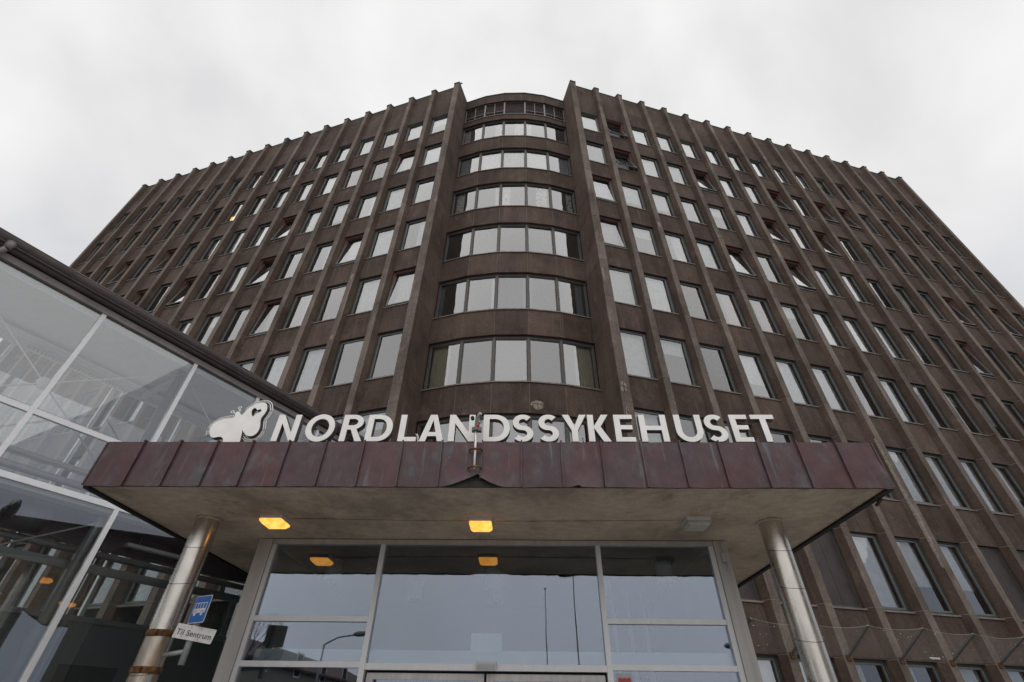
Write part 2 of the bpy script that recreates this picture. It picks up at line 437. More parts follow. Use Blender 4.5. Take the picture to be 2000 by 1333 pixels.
def curtain_mesh(x0, x1, z0, z1, mat, amp=.025, n=None, flat=False):
    n = n or max(6, int((x1 - x0) * 34))
    V, F = [], []
    ph_ = random.random() * 6
    for i in range(n + 1):
        x = x0 + (x1 - x0) * i / n
        y = .34 + (0 if flat else amp * sin(i * 1.9 + ph_) + amp * .4 * sin(i * .7))
        V += [(x, y, z0), (x + (0 if flat else .006 * sin(i)), y, z1)]
    for i in range(n): F.append((2 * i, 2 * i + 2, 2 * i + 3, 2 * i + 1))
    m = MB(); m.raw(V, F, 0, not flat); return m.mesh('curtain', mat)
Wx = WW - .06
CURT = {
 'full': curtain_mesh(-Wx, Wx, .05, HH - .02, 'curtain_white'),
 'full2': curtain_mesh(-Wx, Wx, .05, HH - .02, 'curtain_grey', .03),
 'left': curtain_mesh(-Wx, -.02, .05, HH - .02, 'curtain_white', .03),
 'right': curtain_mesh(.02, Wx, .05, HH - .02, 'curtain_white', .03),
 'rightp': curtain_mesh(.0, Wx, .05, HH - .02, 'curtain_pink', .03),
 'leftp': curtain_mesh(-Wx, .0, .05, HH - .02, 'curtain_pink', .03),
 'blind': curtain_mesh(-Wx, Wx, .75, HH - .02, 'curtain_white', flat=True, n=1),
 'blind2': curtain_mesh(-Wx, Wx, .08, HH - .02, 'curtain_white', flat=True, n=1),
 'blind3': curtain_mesh(-Wx, Wx, 1.45, HH - .02, 'curtain_white', flat=True, n=1),
 'bl': curtain_mesh(-Wx, -.22, .05, HH - .02, 'curtain_beige', .03),
 'br': curtain_mesh(.25, Wx, .05, HH - .02, 'curtain_beige', .03),
}
OPEN = {(1, 1, 7): 26, (1, 1, 6): 28, (1, 0, 5): 9, (1, 0, 4): 9, (1, 4, 4): 14, (1, 6, 4): 17, (1, 4, 6): 16, (1, 7, 6): 20, (1, 9, 6): 18, (1, 10, 6): 18,
        (1, 6, 5): 18, (1, 8, 5): 17, (1, 12, 4): 16, (1, 11, 3): 13, (1, 14, 4): 15, (-1, 1, 6): 8, (-1, 0, 3): 9, (-1, 5, 5): 16, (-1, 5, 4): 18,
        (-1, 2, 4): 11, (-1, 10, 5): 17, (-1, 8, 4): 18, (-1, 12, 5): 16, (-1, 10, 4): 15, (-1, 4, 3): 9}
BOARD = {(1, 1, 0), (1, 2, 0), (1, 3, 0), (1, 7, 0), (1, 8, 0)}
LAMP = {(-1, 3, 6), (-1, 2, 6), (-1, 9, 6), (-1, 8, 6), (-1, 2, 3), (1, 2, 3)}
PICK = {(1, 0, 2): 'blind2', (1, 1, 2): 'blind3', (1, 3, 2): 'blind', (1, 2, 2): None, (1, 0, 3): 'full2', (1, 1, 3): 'full', (-1, 0, 2): None, (-1, 1, 2): None, (-1, 2, 2): 'full',
        (-1, 1, 3): 'full', (-1, 2, 3): 'rightp', (-1, 3, 3): 'rightp', (1, 0, 7): 'full', (1, 0, 6): 'full2', (1, 4, 0): 'blind2', (1, 5, 0): 'blind', (1, 6, 0): 'blind', (1, 1, 1): 'br',
        (1, 2, 1): 'right', (-1, 4, 3): 'rightp', (-1, 1, 4): 'full', (-1, 0, 4): 'right'}
kinds = ['full', 'full', 'full2', 'left', 'right', 'rightp', 'blind', 'blind3', None, 'full', 'full', 'right', 'blind2']
rc = random.Random(11)
for w in (-1, 1):
    for c in range(16):
        for k in range(-1, 8):
            kind = PICK.get((w, c, k), rc.choice(kinds))
            if w < 0 and k < 0: continue
            if (w, c, k) in LAMP: kind = None
            sc = (HEAD(k) - SILL(k)) / HH
            op = OPEN.get((w, c, k))
            p = wloc(w, 1.6 * c + .8, .21, SILL(k))
            wo = place('window', me_frame_open if op else me_frame, BLD, p, w * AL, scale=(1, 1, sc))
            place('sill', me_sill, wo)
            if (w, c, k) in BOARD:
                place('boarded_panel', me_board, wo); continue
            tilt = R(op * .55) if op else R(rc.uniform(-.8, .8))
            yaw = R(rc.uniform(-.8, .8))
            # pivot-hung sash: turns about a horizontal axis, bottom edge swings out
            for nm, me in (('sash', me_sash), ('pane', me_pane)):
                so = place(nm, me, wo, (0, .125 if not op else .09, hz), yaw if nm == 'pane' else 0, -tilt)
            if op: kind = 'full2'
            if kind: place('curtain', CURT[kind], wo, (0, .12, 0) if op else (0, -.06, 0))
# --- spandrels and parapet
spm = {}
def span_mesh(h, mat='concrete'):
    k = round(h, 3)
    if k not in spm:
        m = MB(); m.box(-.575, .575, 0, .30, 0, h); spm[k] = m.mesh('spandrel_panel', mat)
    return spm[k]
m = MB(); m.box(-.80, .80, -.03, .45, 0, .05); me_coping = m.mesh('coping', 'verdigris')
m = MB(); m.box(-.17, .17, -.004, .02, 0, .07); me_vent = m.mesh('vent_slot', 'dark')
m = MB(); m.box(-.575, .575, .012, .29, HEAD(7), ROOF - .02); me_par_core = m.mesh('joint_sealant', 'sealant')
for w in (-1, 1):
    for c in range(16):
        s = 1.6 * c + .8
        for k in range(-1, 7):
            if w < 0 and k < 0: continue
            z0, z1 = HEAD(k) + .002, SILL(k + 1) - .058
            place('spandrel_panel', span_mesh(z1 - z0), BLD, wloc(w, s, .21, z0), w * AL)
        if w > 0: place('spandrel_panel', span_mesh(SILL(-1) - .06), BLD, wloc(w, s, .21, 0), w * AL)
        zs = [HEAD(7) + .002, 31.0, 32.25, ROOF - .02]
        for a, b in zip(zs, zs[1:]):
            place('parapet_panel', span_mesh(b - a - .012), BLD, wloc(w, s, .21, a), w * AL)
        place('joint_sealant', me_par_core, BLD, wloc(w, s, .21, 0), w * AL)
        place('coping', me_coping, BLD, wloc(w, s, .21, ROOF - .02), w * AL)
        place('vent_slot', me_vent, BLD, wloc(w, s + w * .1, .21, ROOF - .34), w * AL)
# --- rooms behind the glass: floor slabs, partition walls, rear wall, roof
for w in (-1, 1):
    x0, x1 = (0.3, 25.7) if w > 0 else (-25.7, -.3)
    for k in range(-1, 8):
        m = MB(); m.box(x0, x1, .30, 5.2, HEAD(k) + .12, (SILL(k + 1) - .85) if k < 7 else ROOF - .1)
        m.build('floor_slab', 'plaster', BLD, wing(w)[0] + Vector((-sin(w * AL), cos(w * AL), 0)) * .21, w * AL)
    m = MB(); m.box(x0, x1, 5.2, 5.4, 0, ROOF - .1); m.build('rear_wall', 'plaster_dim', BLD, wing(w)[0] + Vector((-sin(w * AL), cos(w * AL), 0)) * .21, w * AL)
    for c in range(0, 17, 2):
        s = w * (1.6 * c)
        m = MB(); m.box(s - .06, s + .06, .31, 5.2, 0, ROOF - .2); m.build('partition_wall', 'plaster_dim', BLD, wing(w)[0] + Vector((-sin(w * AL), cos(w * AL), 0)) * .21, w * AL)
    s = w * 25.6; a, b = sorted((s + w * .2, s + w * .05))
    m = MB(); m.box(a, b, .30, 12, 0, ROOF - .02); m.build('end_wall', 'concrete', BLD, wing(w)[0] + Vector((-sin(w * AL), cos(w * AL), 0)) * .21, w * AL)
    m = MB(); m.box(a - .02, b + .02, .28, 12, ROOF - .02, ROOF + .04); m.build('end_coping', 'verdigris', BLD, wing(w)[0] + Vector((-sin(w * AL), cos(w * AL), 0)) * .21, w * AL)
for (w, c, k) in LAMP:
    m = MB(); m.box(-.22, .22, -.5, .5, -.05, 0)
    m.build('room_lamp', 'lamp_room', BLD, wloc(w, 1.6 * c + .8, 1.55, HEAD(k) + .1), w * AL)
# --- central bay
BP = [(-3.13, 1.215), (-1.87, .845), (-.64, .665), (.64, .665), (1.87, .845), (3.13, 1.215)]
def seg(j):
    a, b = Vector(BP[j]), Vector(BP[j + 1]); d = b - a
    return (a + b) / 2, d.length, math.atan2(d.y, d.x)
def band(z0, z1, ins, back, mat, name):
    m = MB()
    f = [(x, y + ins) for x, y in BP]; b = [(x, y + back) for x, y in BP]
    for j in range(5): m.prism([f[j], f[j + 1], b[j + 1], b[j]], z0, z1)
    return m.build(name, mat, BLD)
bay_curt = {0: ('l', 'curtain_beige'), 4: ('r', 'curtain_beige')}
BAYC = {(0, 2): ('curtain_beige', -.55, .15), (4, 2): ('curtain_beige', -.10, .55), (0, 3): ('curtain_blue', -.58, -.42), (1, 3): ('curtain_white', .40, .56), (2, 3): ('curtain_blue', .44, .58), (3, 3): ('curtain_blue', -.56, -.42), (4, 3): ('curtain_blue', .20, .50),
        (0, 5): ('curtain_print', -.5, -.05), (1, 5): ('curtain_white', .30, .55), (2, 5): ('curtain_print', -.55, -.15), (3, 5): ('curtain_print', -.1, .45), (4, 5): ('curtain_print', .25, .55),
        (0, 7): ('curtain_print', -.55, -.2), (1, 7): ('curtain_print', .1, .55), (2, 7): ('curtain_print', .0, .5), (3, 7): ('curtain_white', -.5, -.2), (0, 6): ('curtain_grey', -.55, .0), (4, 6): ('curtain_grey', .05, .58), (2, 6): ('curtain_white', -.55, .55), (1, 6): ('curtain_white', -.55, .55), (3, 6): ('curtain_white', -.55, .55),
        (0, 1): ('curtain_pink', -.5, -.1), (2, 1): ('curtain_pink', -.5, -.2), (3, 1): ('curtain_pink', -.1, .5), (4, 1): ('curtain_pink', .1, .5), (1, 1): ('curtain_pink', .2, .5)}
bay_wm = {}
for j in range(5):
    mid, L, ang = seg(j); h2 = L / 2
    rb = random.Random(50 + j)
    for k in range(0, 8):
        H = HEAD(k) - SILL(k)
        key = (round(L, 2), round(H, 2))
        if key not in bay_wm:
            m = MB(); frame_bars(m, -h2 + .008, h2 - .008, 0, H, .045, .10, .24); m.box(-h2 + .01, h2 - .01, .11, .22, H - .11, H - .046)
            a = m.mesh('bay_window', 'frame_bay')
            m = MB(); frame_bars(m, -h2 + .056, h2 - .056, .05, H - .112, .03, .13, .20); s_ = m.mesh('sash', 'frame_green')
            m = MB(); m.face([(-h2 + .08, 0, .08 - H / 2), (h2 - .08, 0, .08 - H / 2), (h2 - .08, 0, H / 2 - .13), (-h2 + .08, 0, H / 2 - .13)]); p_ = m.mesh('pane', 'glass_bay')
            m = MB(); m.box(-h2, h2, -.04, .12, -.06, -.01); q_ = m.mesh('sill', 'sill_metal')
            bay_wm[key] = (a, s_, p_, q_)
        a, s_, p_, q_ = bay_wm[key]
        wo = place('bay_window', a, BLD, (mid.x, mid.y, SILL(k)), ang)
        place('sash', s_, wo); place('sill', q_, wo)
        place('pane', p_, wo, (0, .16, H / 2), R(rb.uniform(-.3, .3)), R(rb.uniform(-.4, .4)))
        if (j, k) in BAYC:
            mt, xa, xb = BAYC[(j, k)]
            place('curtain', curtain_mesh(xa, xb, .02, H - .05, mt, .03), wo, (0, -.07, 0))
    for k in range(-1, 7):
        z0, z1 = HEAD(k) + .002, SILL(k + 1) - .065
        m = MB(); m.box(-h2 + .007, h2 - .007, 0, .28, 0, z1 - z0); m.build('bay_spandrel_panel', 'concrete', BLD, (mid.x, mid.y, z0), ang)
    for a, b in ((HEAD(7), 30.2), (32.0, ROOF - .02)):
        m = MB(); m.box(-h2 + .007, h2 - .007, 0, .28, 0, b - a - .05); m.build('bay_spandrel_panel', 'concrete', BLD, (mid.x, mid.y, a), ang)
    # louvred plant-room band under the roof
    z0, z1 = 30.18, 32.0
    m = MB(); frame_bars(m, -h2 + .006, h2 - .006, 0, z1 - z0, .045, .08, .16, 0)
    if j != 2:
        m.box(-.02, .02, .085, .155, .046, z1 - z0 - .046, 0); m.box(-h2 + .052, -.021, .09, .15, .62, .655, 0); m.box(.021, h2 - .052, .09, .15, .62, .655, 0)
    lo = m.build('louvre_frame', 'frame_louvre', BLD, (mid.x, mid.y, z0), ang)
    m = MB()
    for q in range(15):
        z = .07 + q * (z1 - z0 - .12) / 15
        m.obox((-h2 + .05, .13, z), (L - .1, 0, 0), (0, .035, .0), (0, .022, .098))
    m.build('louvre_slats', 'louvre', lo); m = MB(); m.box(-h2, h2, .30, .32, 0, z1 - z0); m.build('louvre_backing', 'dark', lo)
    m = MB(); m.box(-h2, h2, -.04, .12, -.06, -.005); m.build('sill', 'sill_metal', lo)
    m = MB(); m.box(-h2 - .005, h2 + .005, -.035, .4, -.02, .045); m.build('coping', 'verdigris', BLD, (mid.x, mid.y, ROOF - .015), ang)
    if j != 2:
        m = MB(); m.box(-.13, .13, -.004, .02, 0, .06); m.build('vent_slot', 'dark', BLD, (mid.x, mid.y, ROOF - .40), ang)
for k in range(-1, 7):
    band(HEAD(k) + .02, SILL(k + 1) - .08, .010, .2, 'sealant', 'joint_sealant')
    m = MB(); m.prism([(x * .97, y + .32) for x, y in BP] + [(3.0, 5.5), (-3.0, 5.5)], HEAD(k) + .1, SILL(k + 1) - .85); m.build('floor_slab', 'plaster', BLD)
m = MB(); m.prism([(x * .97, y + .36) for x, y in BP] + [(3.0, 5.5), (-3.0, 5.5)], HEAD(7) + .1, ROOF - .05); m.build('floor_slab', 'plaster', BLD)
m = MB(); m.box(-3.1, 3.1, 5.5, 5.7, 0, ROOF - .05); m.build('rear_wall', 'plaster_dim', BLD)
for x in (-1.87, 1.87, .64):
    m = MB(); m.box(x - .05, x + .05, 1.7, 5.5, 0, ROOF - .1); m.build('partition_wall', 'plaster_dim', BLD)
# --- spalled concrete
def spall(w, fin, z, wd, ht, dx=0, seed=0, rebar=False):
    rr = random.Random(seed); m = MB(); n = 18
    rim = [(wd / 2 * cos(2 * PI * i / n) * rr.uniform(.55, 1.15), ht / 2 * sin(2 * PI * i / n) * rr.uniform(.6, 1.2)) for i in range(n)]
    lim = (.18 if fin == 0 else .125) - .004
    rim = [(max(-lim - dx, min(lim - dx, x)), y) for x, y in rim]
    V = [(x, -.0035, y) for x, y in rim] + [(x * .75 + rr.uniform(-.006, .006), -.013, y * .75) for x, y in rim] + [(x * .4, -.006 - rr.uniform(0, .006), y * .4) for x, y in rim] + [(0, -.007, 0)]
    F = []
    for a in (0, n):
        F += [(a + i, a + (i + 1) % n, a + n + (i + 1) % n, a + n + i) for i in range(n)]
    F += [(2 * n + i, 2 * n + (i + 1) % n, 3 * n) for i in range(n)]
    m.raw(V, F)
    if rebar: m.tube([(-.0, -.018, -ht * .36), (.01, -.02, ht * .36)], .012, 6, 1); m.tube([(-wd * .3, -.018, .05), (wd * .3, -.018, .02)], .009, 6, 1)
    m.build('spalled_patch', ['spall', 'rust'], BLD, wloc(w, 1.6 * fin + w * dx, 0, z), w * AL)
for q, a in enumerate([(1, 0, 9.92, .27, .42, -.05, True), (1, 0, 9.0, .14, .38, -.06, True), (1, 6, 28.5, .22, .75, 0, False), (1, 8, 29.8, .16, .5, 0, False), (1, 6, 19.7, .24, 1.0, 0, False), (1, 8, 22.5, .2, 1.1, 0, True),
        (1, 9, 20.3, .24, .8, 0, True), (1, 11, 20.5, .22, .7, 0, True), (1, 2, 19.5, .16, .5, 0, False), (1, 4, 19.5, .2, .55, 0, True), (1, 10, 16.2, .15, .4, 0, False), (1, 12, 22.9, .2, .5, 0, False),
        (-1, 2, 16.1, .15, .36, 0, False), (-1, 2, 12.75, .13, .3, 0, False), (-1, 2, 26.9, .14, .7, 0, False), (-1, 6, 26.0, .2, .7, 0, False), (-1, 0, 20.2, .1, .3, .1, False), (1, 0, 21.3, .1, .8, -.08, False), (1, 0, 15.2, .12, .8, -.1, False),
        (1, 2, 23.2, .12, .8, 0, False), (1, 0, 18.9, .2, .15, -.05, True), (1, 13, 18.0, .2, .6, 0, True), (1, 3, 26.5, .08, .3, 0, False), (-1, 15, 18.0, .2, .7, 0, False)]):
    spall(a[0], a[1], a[2], a[3], a[4], a[5], 100 + q, a[6])
# long broken arris on the sixth fin
rr = random.Random(5); m = MB(); V, F = [], []; n = 90; wv = .05
for i in range(n + 1):
    z = 9.5 - 4.2 * i / n; t = min(1, i / 8, (n - i) / 14)
    wv = max(.025, min(.17, wv + rr.uniform(-.035, .035)))
    a = wv * max(t, .04)
    V += [(-.150 - .02 * t * rr.random(), .05, z), (-.127 - .006 * rr.random(), -.004, z), (-.125 + a * .6, -.004 - .006 * rr.random(), z + rr.uniform(-.02, .02)), (-.125 + a, -.0032, z + rr.uniform(-.02, .02))]
for i in range(n):
    for q in range(3): F.append((4 * i + q, 4 * i + q + 1, 4 * i + 5 + q, 4 * i + 4 + q))
m.raw(V, F); m.build('broken_edge', 'spall_dull', BLD, wloc(1, 9.6, 0, 0), AL)
# spall with bare reinforcement on the bay spandrel
mid, L, ang = seg(3)
rr = random.Random(3); m = MB(); n = 20
rim = [(.26 * cos(2 * PI * i / n) * rr.uniform(.6, 1.1),   .17 * sin(2 * PI * i / n) * rr.uniform(.6, 1.2)) for i in range(n)]
V = [(x, -.003, y) for x, y in rim] + [(x * .7, -.012, y * .7) for x, y in rim] + [(0, -.008, 0)]
m.raw(V, [(i, (i + 1) % n, n + (i + 1) % n, n + i) for i in range(n)] + [(n + i, n + (i + 1) % n, 2 * n) for i in range(n)])
for x in (-.17, 0, .17): m.tube([(x, -.016, -.16), (x, -.016, .04)], .007, 6, 1)
m.tube([(-.18, -.016, .02), (.18, -.016, .03)], .007, 6, 1)
m.build('spalled_patch', ['spall', 'rust'], BLD, (mid.x - .35, mid.y - .05, 9.72), ang)
# ------------------------------------------------------------------ bird netting over the ground floor windows
NET = empty('bird_netting', (XC, 12.485, 0)); tag(NET, 'wire netting on slanted arms above the ground floor windows right of the entrance', 'netting')
arms = [(i, .90 + .03 * sin(i * 2.1), 3.48 + .03 * cos(i * 1.7)) for i in range(1, 10)]
for i, out, z in arms:
    m = MB(); b = wloc(1, 1.6 * i, -.01, 2.95); t = wloc(1, 1.6 * i, -out, z)
    m.bar(b, t, .045, .045); m.build('bracket_arm', 'steel_dark', NET)
    m = MB(); m.bar(wloc(1, 1.6 * i - .06, -.012, 2.93), wloc(1, 1.6 * i + .06, -.012, 2.93), .05, .13, 0); m.build('bracket_foot', 'rust', NET)
def netpt(s, v):   # s along the wing in metres, v 0 at the wall .. 1 at the tips
    i = int(s / 1.6); i = max(1, min(8, i)); f = s / 1.6 - i; f = max(0, min(1, f))
    o = arms[i - 1][1] * (1 - f) + arms[i][1] * f; z = arms[i - 1][2] * (1 - f) + arms[i][2] * f
    sag = 4 * f * (1 - f)
    out = v * o - .03 * sag * v + .02; zz = 2.96 + (z - 2.96) * v - .06 * sag * v * (.4 + .6 * v)
    return wloc(1, s, -out, zz)
m = MB(); rn_ = random.Random(4)
s0, s1, st = 1.6, 14.3, .055
def ribbon(pts, hw):
    for a, b in zip(pts, pts[1:]):
        d = (b - a); q = d.cross(Vector((.3, -1, .8))).normalized() * hw
        m.face([a - q, b - q, b + q, a + q])
n = int((s1 - s0) / st)
for i in range(-14, n + 1):
    for sg in (1, -1):
        pts = []
        for q in range(0, 6):
            v = q / 5; s = s0 + i * st + (v * .8 if sg > 0 else .8 - v * .8)
            if s0 <= s <= s1: pts.append(netpt(s, v))
        if len(pts) > 1: ribbon(pts, .0016)
ribbon([netpt(s0 + (s1 - s0) * i / 120, 1) for i in range(121)], .005)
stuff(m.build('net_mesh', 'net_wire', NET))
m = MB()
for i in range(70):
    p = netpt(rn_.uniform(s0, s1), rn_.uniform(.05, .95)); r_ = rn_.uniform(.004, .012)
    m.obox(p, (r_ * 2.4, 0, 0), (0, r_, r_ * .5), (0, -r_ * .3, r_))
for k_ in range(4):
    p = netpt(7.3 + k_ * .08, .04); m.obox(p, (.07, .02, .01), (0, .04, .02), (0, .0, .025))
stuff(m.build('litter', 'sign_white', NET))

# ------------------------------------------------------------------ entrance canopy
CX0, CX1, CY, CZ0, CZ1 = -5.22, 4.26, 5.29, 3.75, 4.305
CAN = empty('entrance_canopy', (-.48, CY, CZ0)); tag(CAN, 'flat entrance canopy with seamed copper fascia and rough rendered underside', 'canopy')
def cl(x, y, z): return (x + .48, y - CY, z - CZ0)
m = MB(); poly = [(CX0 + .05, CY + .06), (CX1 - .05, CY + .06), (CX1 - .05, 12.75), (-3.95, 12.3), (CX0 + .05, 10.0)]
m.prism([(x + .48, y - CY) for x, y in poly], .0, .16); m.build('soffit', 'stucco', CAN)
m = MB(); m.prism([(x + .48, y - CY) for x, y in poly], .17, CZ1 - CZ0 - .03); m.build('roof_slab', 'steel_dark', CAN)
m = MB(); m.box(*[CX0 + .48 + .02, CX1 + .48 - .02], .03, .055, .0, CZ1 - CZ0 - .01); m.build('backing_board', 'board_dark', CAN)
edges = [-5.22, -4.75, -4.29, -3.82, -3.37, -2.91, -2.44, -1.96, -1.48, -.99, -.49, -.005, .485, .975, 1.465, 1.94, 2.41, 2.885, 3.36, 3.83, 4.26]
FH = CZ1 - CZ0
for i in range(20):
    x0, x1 = edges[i] + .003, edges[i + 1] - .003
    rr = random.Random(200 + i); nx, nz = 14, 12
    V, F = [], []
    a1, a2, a3 = rr.uniform(.002, .007), rr.uniform(-.006, .006), rr.uniform(-.007, .003)
    for q in range(nz + 1):
        for p in range(nx + 1):
            u, v = p / nx, q / nz; x = x0 + (x1 - x0) * u; z = CZ0 - .012 + (FH + .02) * v
            y = CY - a1 * sin(PI * u) * sin(PI * v) + a2 * sin(2 * PI * u) * sin(PI * v * .9) * .6 + a3 * sin(PI * u) * max(0, .25 - v)
            z += .006 * sin(u * 5 + i) * (1 - v) * rr.uniform(.2, 1)
            if i == 9:      # peeled up at its lower right corner
                lift = .14 * max(0, (u - .02) / .92) ** 1.35 if u <= .94 else .14 * (1 - (u - .94) * 2.2)
                g = max(0, 1 - v / .42)
                z += lift * g; y -= (.05 * lift / .16) * g * g
            if i == 10:
                lift = .105 * max(0, 1 - u / .62) ** 1.5
                g = max(0, 1 - v / .38); z += lift * g; y -= .04 * (lift / .1) * g * g
            if i == 12:
                g = max(0, 1 - v / .30) * max(0, sin(PI * max(0, (u - .12) / .88))); y -= .05 * g; z += .012 * g - .03 * g * (u > .4)
            if i == 17:
                g = max(0, 1 - v / .2) * max(0, 1 - abs(u - .22) / .22); y -= .022 * g
            if i == 19:
                g = max(0, (u - .55) / .45) * max(0, 1 - v / .6); y += .035 * sin(9 * u + 7 * v) * g - .015 * g; x += .015 * g * sin(11 * v)
            V.append(cl(x, y, z))
    for q in range(nz):
        for p in range(nx):
            b = q * (nx + 1) + p; F.append((b, b + 1, b + nx + 2, b + nx + 1))
    m = MB(); m.raw(V, F, 0, True)
    if i < 20:   # turned lip on the bottom and top edge
        for p in range(nx):
            a, b = Vector(V[p]), Vector(V[p + 1]); m.face([a, a + Vector((0, .03, .002)), b + Vector((0, .03, .002)), b], 0)
            a, b = Vector(V[nz * (nx + 1) + p]), Vector(V[nz * (nx + 1) + p + 1]); m.face([a, b, b + Vector((0, .25, .01)), a + Vector((0, .25, .01))], 0)
    po = m.build('fascia_panel', 'copper', CAN)
    if i > 0:   # standing seam on the left edge
        m = MB(); V = []
        for q in range(9):
            v = q / 8; z = CZ0 - .014 + (FH + .026) * v; wob = .0012 * sin(q * 1.3 + i)
            if i == 10 and v < .33: z += .10 * (1 - v / .33)
            V.append((edges[i] + wob + .48, z - CZ0))
        for (xa, za), (xb, zb) in zip(V, V[1:]):
            m.obox((xa - .009, -.026, za), (.018, 0, 0), (0, .03, 0), (xb - xa, 0, zb - za))
        m.obox((V[-1][0] - .009, -.026, V[-1][1]), (.018, 0, 0), (0, .20, .012), (0, .0, .014))
        m.build('standing_seam', 'copper', po)
for sx, x in ((-1, CX0), (1, CX1)):
    yb = 10.05 if sx < 0 else 12.7; k = int((yb - CY) / .48)
    for q in range(k):
        y0, y1 = CY + .004 + q * (yb - CY) / k, CY - .004 + (q + 1) * (yb - CY) / k
        m = MB(); m.box(-.006, .006, 0, y1 - y0, 0, FH); m.box(-.02 if sx < 0 else .0, .0 if sx < 0 else .02, -.012, .012, 0, FH)
        m.build('side_fascia_panel', 'copper', CAN, cl(x, y0, CZ0))
    m = MB(); m.box(-.035, .035, 0, yb - CY, -.03, -.004); m.build('edge_batten', 'dark', CAN, cl(x - sx * .03, CY + .02, CZ0))
# torn strip at the right-hand corner
m = MB(); m.obox((CX1 + .48 - .07, .05, -.035), (.05, 0, .01), (.02, .9, .02), (0, 0, .03)); m.obox((CX1 + .48 - .02, .25, -.045), (.03, 0, .0), (.04, .18, -.02), (0, 0, .02)); m.build('torn_strip', 'rust_dark', CAN)
# bulkhead lamps
def bulkhead(x, y, lit, label):
    o = empty('bulkhead_lamp', (x, y, CZ0)); o.scale = (.9, .9, .9); tag(o, label, 'lamp', 'bulkhead lamps under the canopy')
    m = MB(); m.box(-.17, .17, -.17, .17, -.055, -.002); m.build('housing', 'alu_light', o)
    m = MB(); t, b = .165, .125
    V = [(-t, -t, -.056), (t, -t, -.056), (t, t, -.056), (-t, t, -.056), (-t, -t, -.085), (t, -t, -.085), (t, t, -.085), (-t, t, -.085), (-b, -b, -.125), (b, -b, -.125), (b, b, -.125), (-b, b, -.125)]
    F = [(8, 11, 10, 9)]
    for a in (0, 4):
        F += [(a + (i + 1) % 4, a + i, a + 4 + i, a + 4 + (i + 1) % 4) for i in range(4)]
    m.raw(V, F); df = m.build('diffuser', 'lamp_lit' if lit else 'lamp_unlit', o)
    m = MB(); m.box(-.172, -.155, -.172, .172, -.062, -.057); m.box(.155, .172, -.172, .172, -.062, -.057); m.build('trim', 'alu', o)
bulkhead(-3.36, 6.42, True, 'lit yellow bulkhead lamp under the canopy beside the left steel column')
bulkhead(-.56, 6.50, True, 'lit yellow bulkhead lamp in the middle of the canopy underside')
bulkhead(2.33, 6.43, False, 'unlit grey bulkhead lamp under the canopy near the right steel column')
m = MB(); m.tube([(-3.15, 6.42, CZ0 - .008), (-2.2, 6.46, CZ0 - .009), (-1.4, 6.49, CZ0 - .008), (-.77, 6.50, CZ0 - .008)], .006, 6); tag(m.build('lamp_cable', 'stucco'), 'thin cable clipped to the canopy underside between the two lit lamps', 'cable', 'cables under the canopy')
m = MB(); m.tube([(-.35, 6.50, CZ0 - .008), (.6, 6.48, CZ0 - .010), (1.5, 6.45, CZ0 - .008), (2.13, 6.43, CZ0 - .008)], .006, 6); tag(m.build('lamp_cable', 'stucco'), 'thin cable on the canopy underside leading to the unlit lamp', 'cable', 'cables under the canopy')

# ------------------------------------------------------------------ steel columns
def column(x, y, label, rusty):
    o = empty('steel_column', (x, y, 0)); tag(o, label, 'column', 'columns carrying the canopy')
    r = .15; zs = [.12, .55, 1.0, 1.52, 2.02, 2.40, 2.95, 3.38, CZ0 - .0]
    for i, (a, b) in enumerate(zip(zs, zs[1:])):
        m = MB(); n = 40
        sl = .045   # the wrapped sheet seams run at a slight slope
        V = []
        for k in range(n):
            t = 2 * PI * k / n; V.append((r * cos(t), r * sin(t), a + .003 + (sl * sin(t) if i > 0 else 0)))
        for k in range(n):
            t = 2 * PI * k / n; V.append((r * cos(t), r * sin(t), b - .003 + (sl * sin(t) if i < len(zs) - 2 else 0)))
        m.raw(V, [(k, (k + 1) % n, n + (k + 1) % n, n + k) for k in range(n)], 0, True)
        m.build('steel_sheet', 'stainless_stained' if rusty and b < 2.5 else 'stainless', o)
    m = MB(); m.tube([(0, 0, 0), (0, 0, CZ0 - .005)], r - .006, 32); m.build('core', 'steel_dark', o)
    m = MB(); m.tube([(0, 0, CZ0 - .03), (0, 0, CZ0 - .001)], r + .015, 32); m.build('collar', 'stucco', o)
    if rusty:
        for z in (2.36, 2.00):
            m = MB(); m.tube([(0, 0, z), (0, 0, z + .065)], r + .012, 32); m.box(-.05, .05, -r - .035, -r + .0, z + .004, z + .06); m.build('clamp_band', 'rust', o)
    m = MB(); m.tube([(0, 0, .12), (0, 0, .16)], r + .08, 28); m.build('base_plate', 'steel_dark', o)
column(-4.32, 6.47, 'round steel column with two rusty clamp bands beside the bus sign', True)
column(3.33, 6.47, 'round shiny steel column right of the entrance doors', False)

